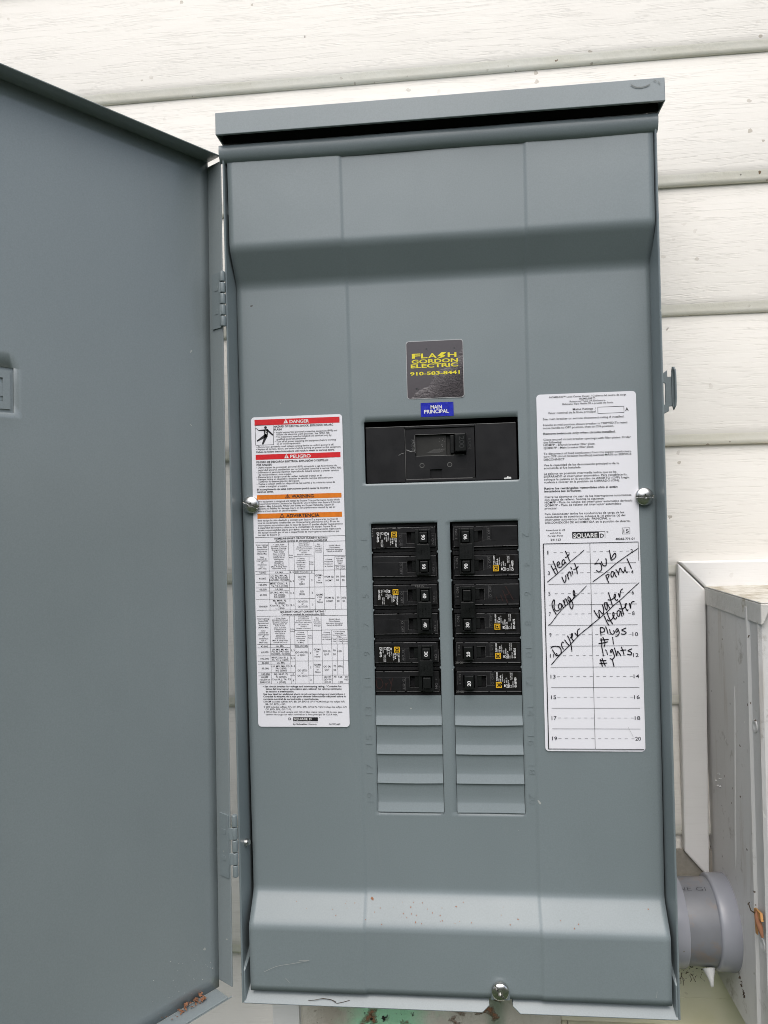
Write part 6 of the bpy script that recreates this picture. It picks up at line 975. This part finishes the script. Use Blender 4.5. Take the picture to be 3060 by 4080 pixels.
    def tx(s_, u, w, L__, cap, mi=1, b_=0): text_dir(pr, s_, Vector(mp(u, yv, w)), DN, RT_, L__, cap, mi, b_)
    tx('TYPE HOM', 20.4, 12.9, 7.8, 1.25, 1, 1); tx('TIPO', 19.2, 12.8, 2.6, .7); tx('10 kA', 17.4, 12.8, 5.4, 1.35, 1, 1); tx('120/240 V~', 15.9, 12.8, 6.6, .8)
    tx('Al/Cu', 14.2, 11.3, 3.4, .9); tx('LISTED', 12.4, 11.5, 4.4, .95, 1, 1); tx('C.B.', 10.8, 11.6, 2.4, .9, 1, 1)
    tx('HACR TYPE', 8.9, 14.2, 6.2, .8); tx('TIPO CARR', 7.6, 14.2, 6.2, .8); tx('ISSUE NO', 6.9, 7.6, 5.2, .8)
    tx(serial, 4.2, 7.6, 8.6 if len(serial) < 7.5 else 9.5, 1.75, 1, 1)
    if extra: tx(extra, 10.3, 7.4, 3.6, 1.2, 1, 1)
    c_ = mp(12.3, yv, 9.0); pr.ring(c_[0], c_[2], 1.25, 1.6, yv, 1); tx('UL', 11.7, 8.3, 1.4, 1.1, 1, 1)
    A_, B_ = mp(8.4, 0, 7.7), mp(10.0, 0, 9.4)
    for q in ((A_[0], A_[2], B_[0], A_[2]), (A_[0], B_[2], B_[0], B_[2]), (A_[0], A_[2], A_[0], B_[2]), (B_[0], A_[2], B_[0], B_[2])): pr.line(*q, .22, yv, 1)
    A_, B_ = mp(14.1, 0, 8.0), mp(14.9, 0, 10.2); pr.rect(min(A_[0], B_[0]), max(A_[0], B_[0]), min(A_[2], B_[2]), max(A_[2], B_[2]), yv, 1)
    # framed D emblem
    def fr_(u0, u1, w_0, w_1, mi, y_):
        A2, B2 = mp(u0, 0, w_0), mp(u1, 0, w_1); pr.rect(min(A2[0], B2[0]), max(A2[0], B2[0]), min(A2[2], B2[2]), max(A2[2], B2[2]), y_, mi)
    fr_(17.1, 22.1, 7.2, 12.2, 2, yv); fr_(17.75, 21.45, 7.85, 11.55, 0, yv-.04); fr_(18.3, 20.9, 8.4, 11.0, 2, yv-.08); fr_(18.8, 20.4, 8.9, 10.5, 0, yv-.12); fr_(18.4, 18.9, 8.4, 8.7, 0, yv-.12); fr_(20.3, 20.8, 8.4, 8.7, 0, yv-.12)
    if scratched:
        random.seed(slot)
        for k in range(26):
            u, w = random.uniform(8, 21), random.uniform(8, 20)
            if abs((u-8)/13-(20-w)/12) > .32: continue
            P_ = mp(u, 0, w); shard(pr, P_[0], P_[2], random.uniform(.3, 1.1), random.uniform(.2, .7), yv-.2, random.uniform(0, 3)); pr.mi[-1] = 0
    pr.obj('printed_text', GLD, lo_)
    return root, mp, DN, RT_
LBL = '%s'
b1 = breaker(0, 0, 2, ['90', '90'], 'topmost double breaker of the left column with both handles marked 90', 'DP-4075')
b2 = breaker(0, 2, 2, ['40', '40'], 'middle double breaker of the left column with both handles marked 40', 'DP-4075')
b3 = breaker(0, 4, 2, ['30', ''], 'lowest left column breaker, one handle blank, faint dark red DRY scribble', 'DP-4075', 'NOM')
b4 = breaker(1, 0, 2, ['90', '90'], 'topmost breaker of the right column, rating label on its lower half', 'DP-4075')
b5 = breaker(1, 2, 2, ['30', ''], 'right column double breaker with a blank upper handle and dark red scribble', 'DP-4075', 'NOM')
b6 = breaker(1, 4, 1, ['20'], 'upper of the two narrow single 20 amp breakers, emblem half scratched off', '0166935', 'NOM', True)
b7 = breaker(1, 5, 1, ['20'], 'bottom single 20 amp breaker of the right column above grey filler plates', '0166939', 'NOM', True)
m = MB(); text(m, '24415', -33.2, -25.2, -58.0+1.6, 1.7, 1.05, 0, 0); m.obj('date_code', FADED, b2[0])
for b_, z in ((b6, -101.6-22.6), (b7, -127-22.6)):
    m = MB(); text(m, '25 08', .8, 7.4, z, 2.0, 1.25, 0, 0); m.obj('date_code', FADED, b_[0])
m = MB()
for pts in ([(37.5, -66), (38.6, -68.5), (39.2, -70)], [(41.5, -64.5), (42.5, -67), (43.6, -70)], [(43.5, -60.5), (45.5, -66), (47.5, -71.5)], [(46, -57), (49, -62.5), (52.5, -69)], [(45.2, -65), (49.5, -63)]): stroke(m, pts, .65, 1.2)
m.obj('red_handwriting', REDMARK, b5[0])
m = MB()
for pts in ([(-69.5, -138), (-68.8, -144), (-66, -145.5), (-63.5, -142), (-65, -137.5), (-68.5, -137)], [(-61, -141), (-61, -145.5), (-60.5, -142), (-58.8, -140.5)], [(-57.5, -137.5), (-56.5, -141.5)], [(-54.8, -136.5), (-56, -142), (-57, -148)]): stroke(m, pts, .6, 1.2)
m.obj('red_handwriting', REDMARK, b3[0])
m = MB(); random.seed(2)
for k in range(24): shard(m, -70+random.uniform(0, 56)*random.random(), -4.2+random.uniform(-.5, .3), random.uniform(.4, 2.0), random.uniform(.12, .3), 1.1, 0)
for k in range(10): shard(m, -69.8+random.uniform(-.3, .9), random.uniform(-11, -4.5), .25, random.uniform(.3, 1.2), 1.1, 0)
m.obj('scrape_marks', bpy.data.materials['scraped_grey_plastic'], b1[0])

# specks of dirt caught on the sloping fold and the hood
random.seed(31); m = MB()
for k in range(46):
    x = random.gauss(-60, 45) if k < 30 else random.uniform(-120, 165); z = random.uniform(-345, -328); r = random.uniform(.25, .8)*(2.2 if k == 3 else 1)
    if not -180 < x < 168: continue
    y = Yd(x, z)-.25; dz = .62
    pts = []
    for q in range(6):
        a_ = 2*math.pi*q/6; rr = r*random.uniform(.5, 1.1); pz = rr*math.sin(a_); pts.append((x+rr*math.cos(a_), y+pz*.75, z+pz))
    m.add(pts, [tuple(range(6))])
m.obj('dirt_speck', MUD, cover)
m = MB()
for pts, w in (([(156, 353.2), (160, 351), (166, 350.8), (171, 352.6)], .8), ([(174, 356), (176, 354.4)], .6), ([(177.5, 354), (179, 352)], .6)): stroke(m, pts, w, -33.4)
m.obj('mud_smear', plain('grey_brown_smear', (.19, .205, .20), .7), PN)

# fine scratches on the cover bottom
m = MB()
for pts, w in (([(-171, -386), (-160, -381), (-148, -378.5), (-133, -375.5)], .28), ([(-140, -375.5), (-131, -375)], .5), ([(-152, -391), (-148, -395)], .3), ([(160, -391), (159.4, -396)], .3), ([(146, -178), (150, -186)], .25)):
    stroke(m, pts, w, -20.9 if pts[0][1] < -300 else -3.2)
m.obj('scratch', plain('bare_scratch', (.42, .43, .42), .5), cover)
STUFF = ('printed_text', 'table_rules', 'printed_grid', 'handwriting', 'red_handwriting', 'worn_edge_highlight', 'moulded_text', 'raised_text', 'raised_number', 'date_code', 'scrape_marks', 'scratch', 'debris', 'mud_clump', 'dust_speck', 'paint_drip', 'rust_patch', 'dirt_speck', 'mud_smear', 'twistout_stub', 'yellow_lettering', 'white_lettering', 'shock_pictogram', 'rating_number', 'stamped_number', 'printed_marking', 'caulk_drip')
for ob in bpy.data.objects:
    if ob.parent is not None and ob.name.split('.')[0] in STUFF: ob['kind'] = 'stuff'
for ob in bpy.data.objects:
    if '_o' in ob: del ob['_o']
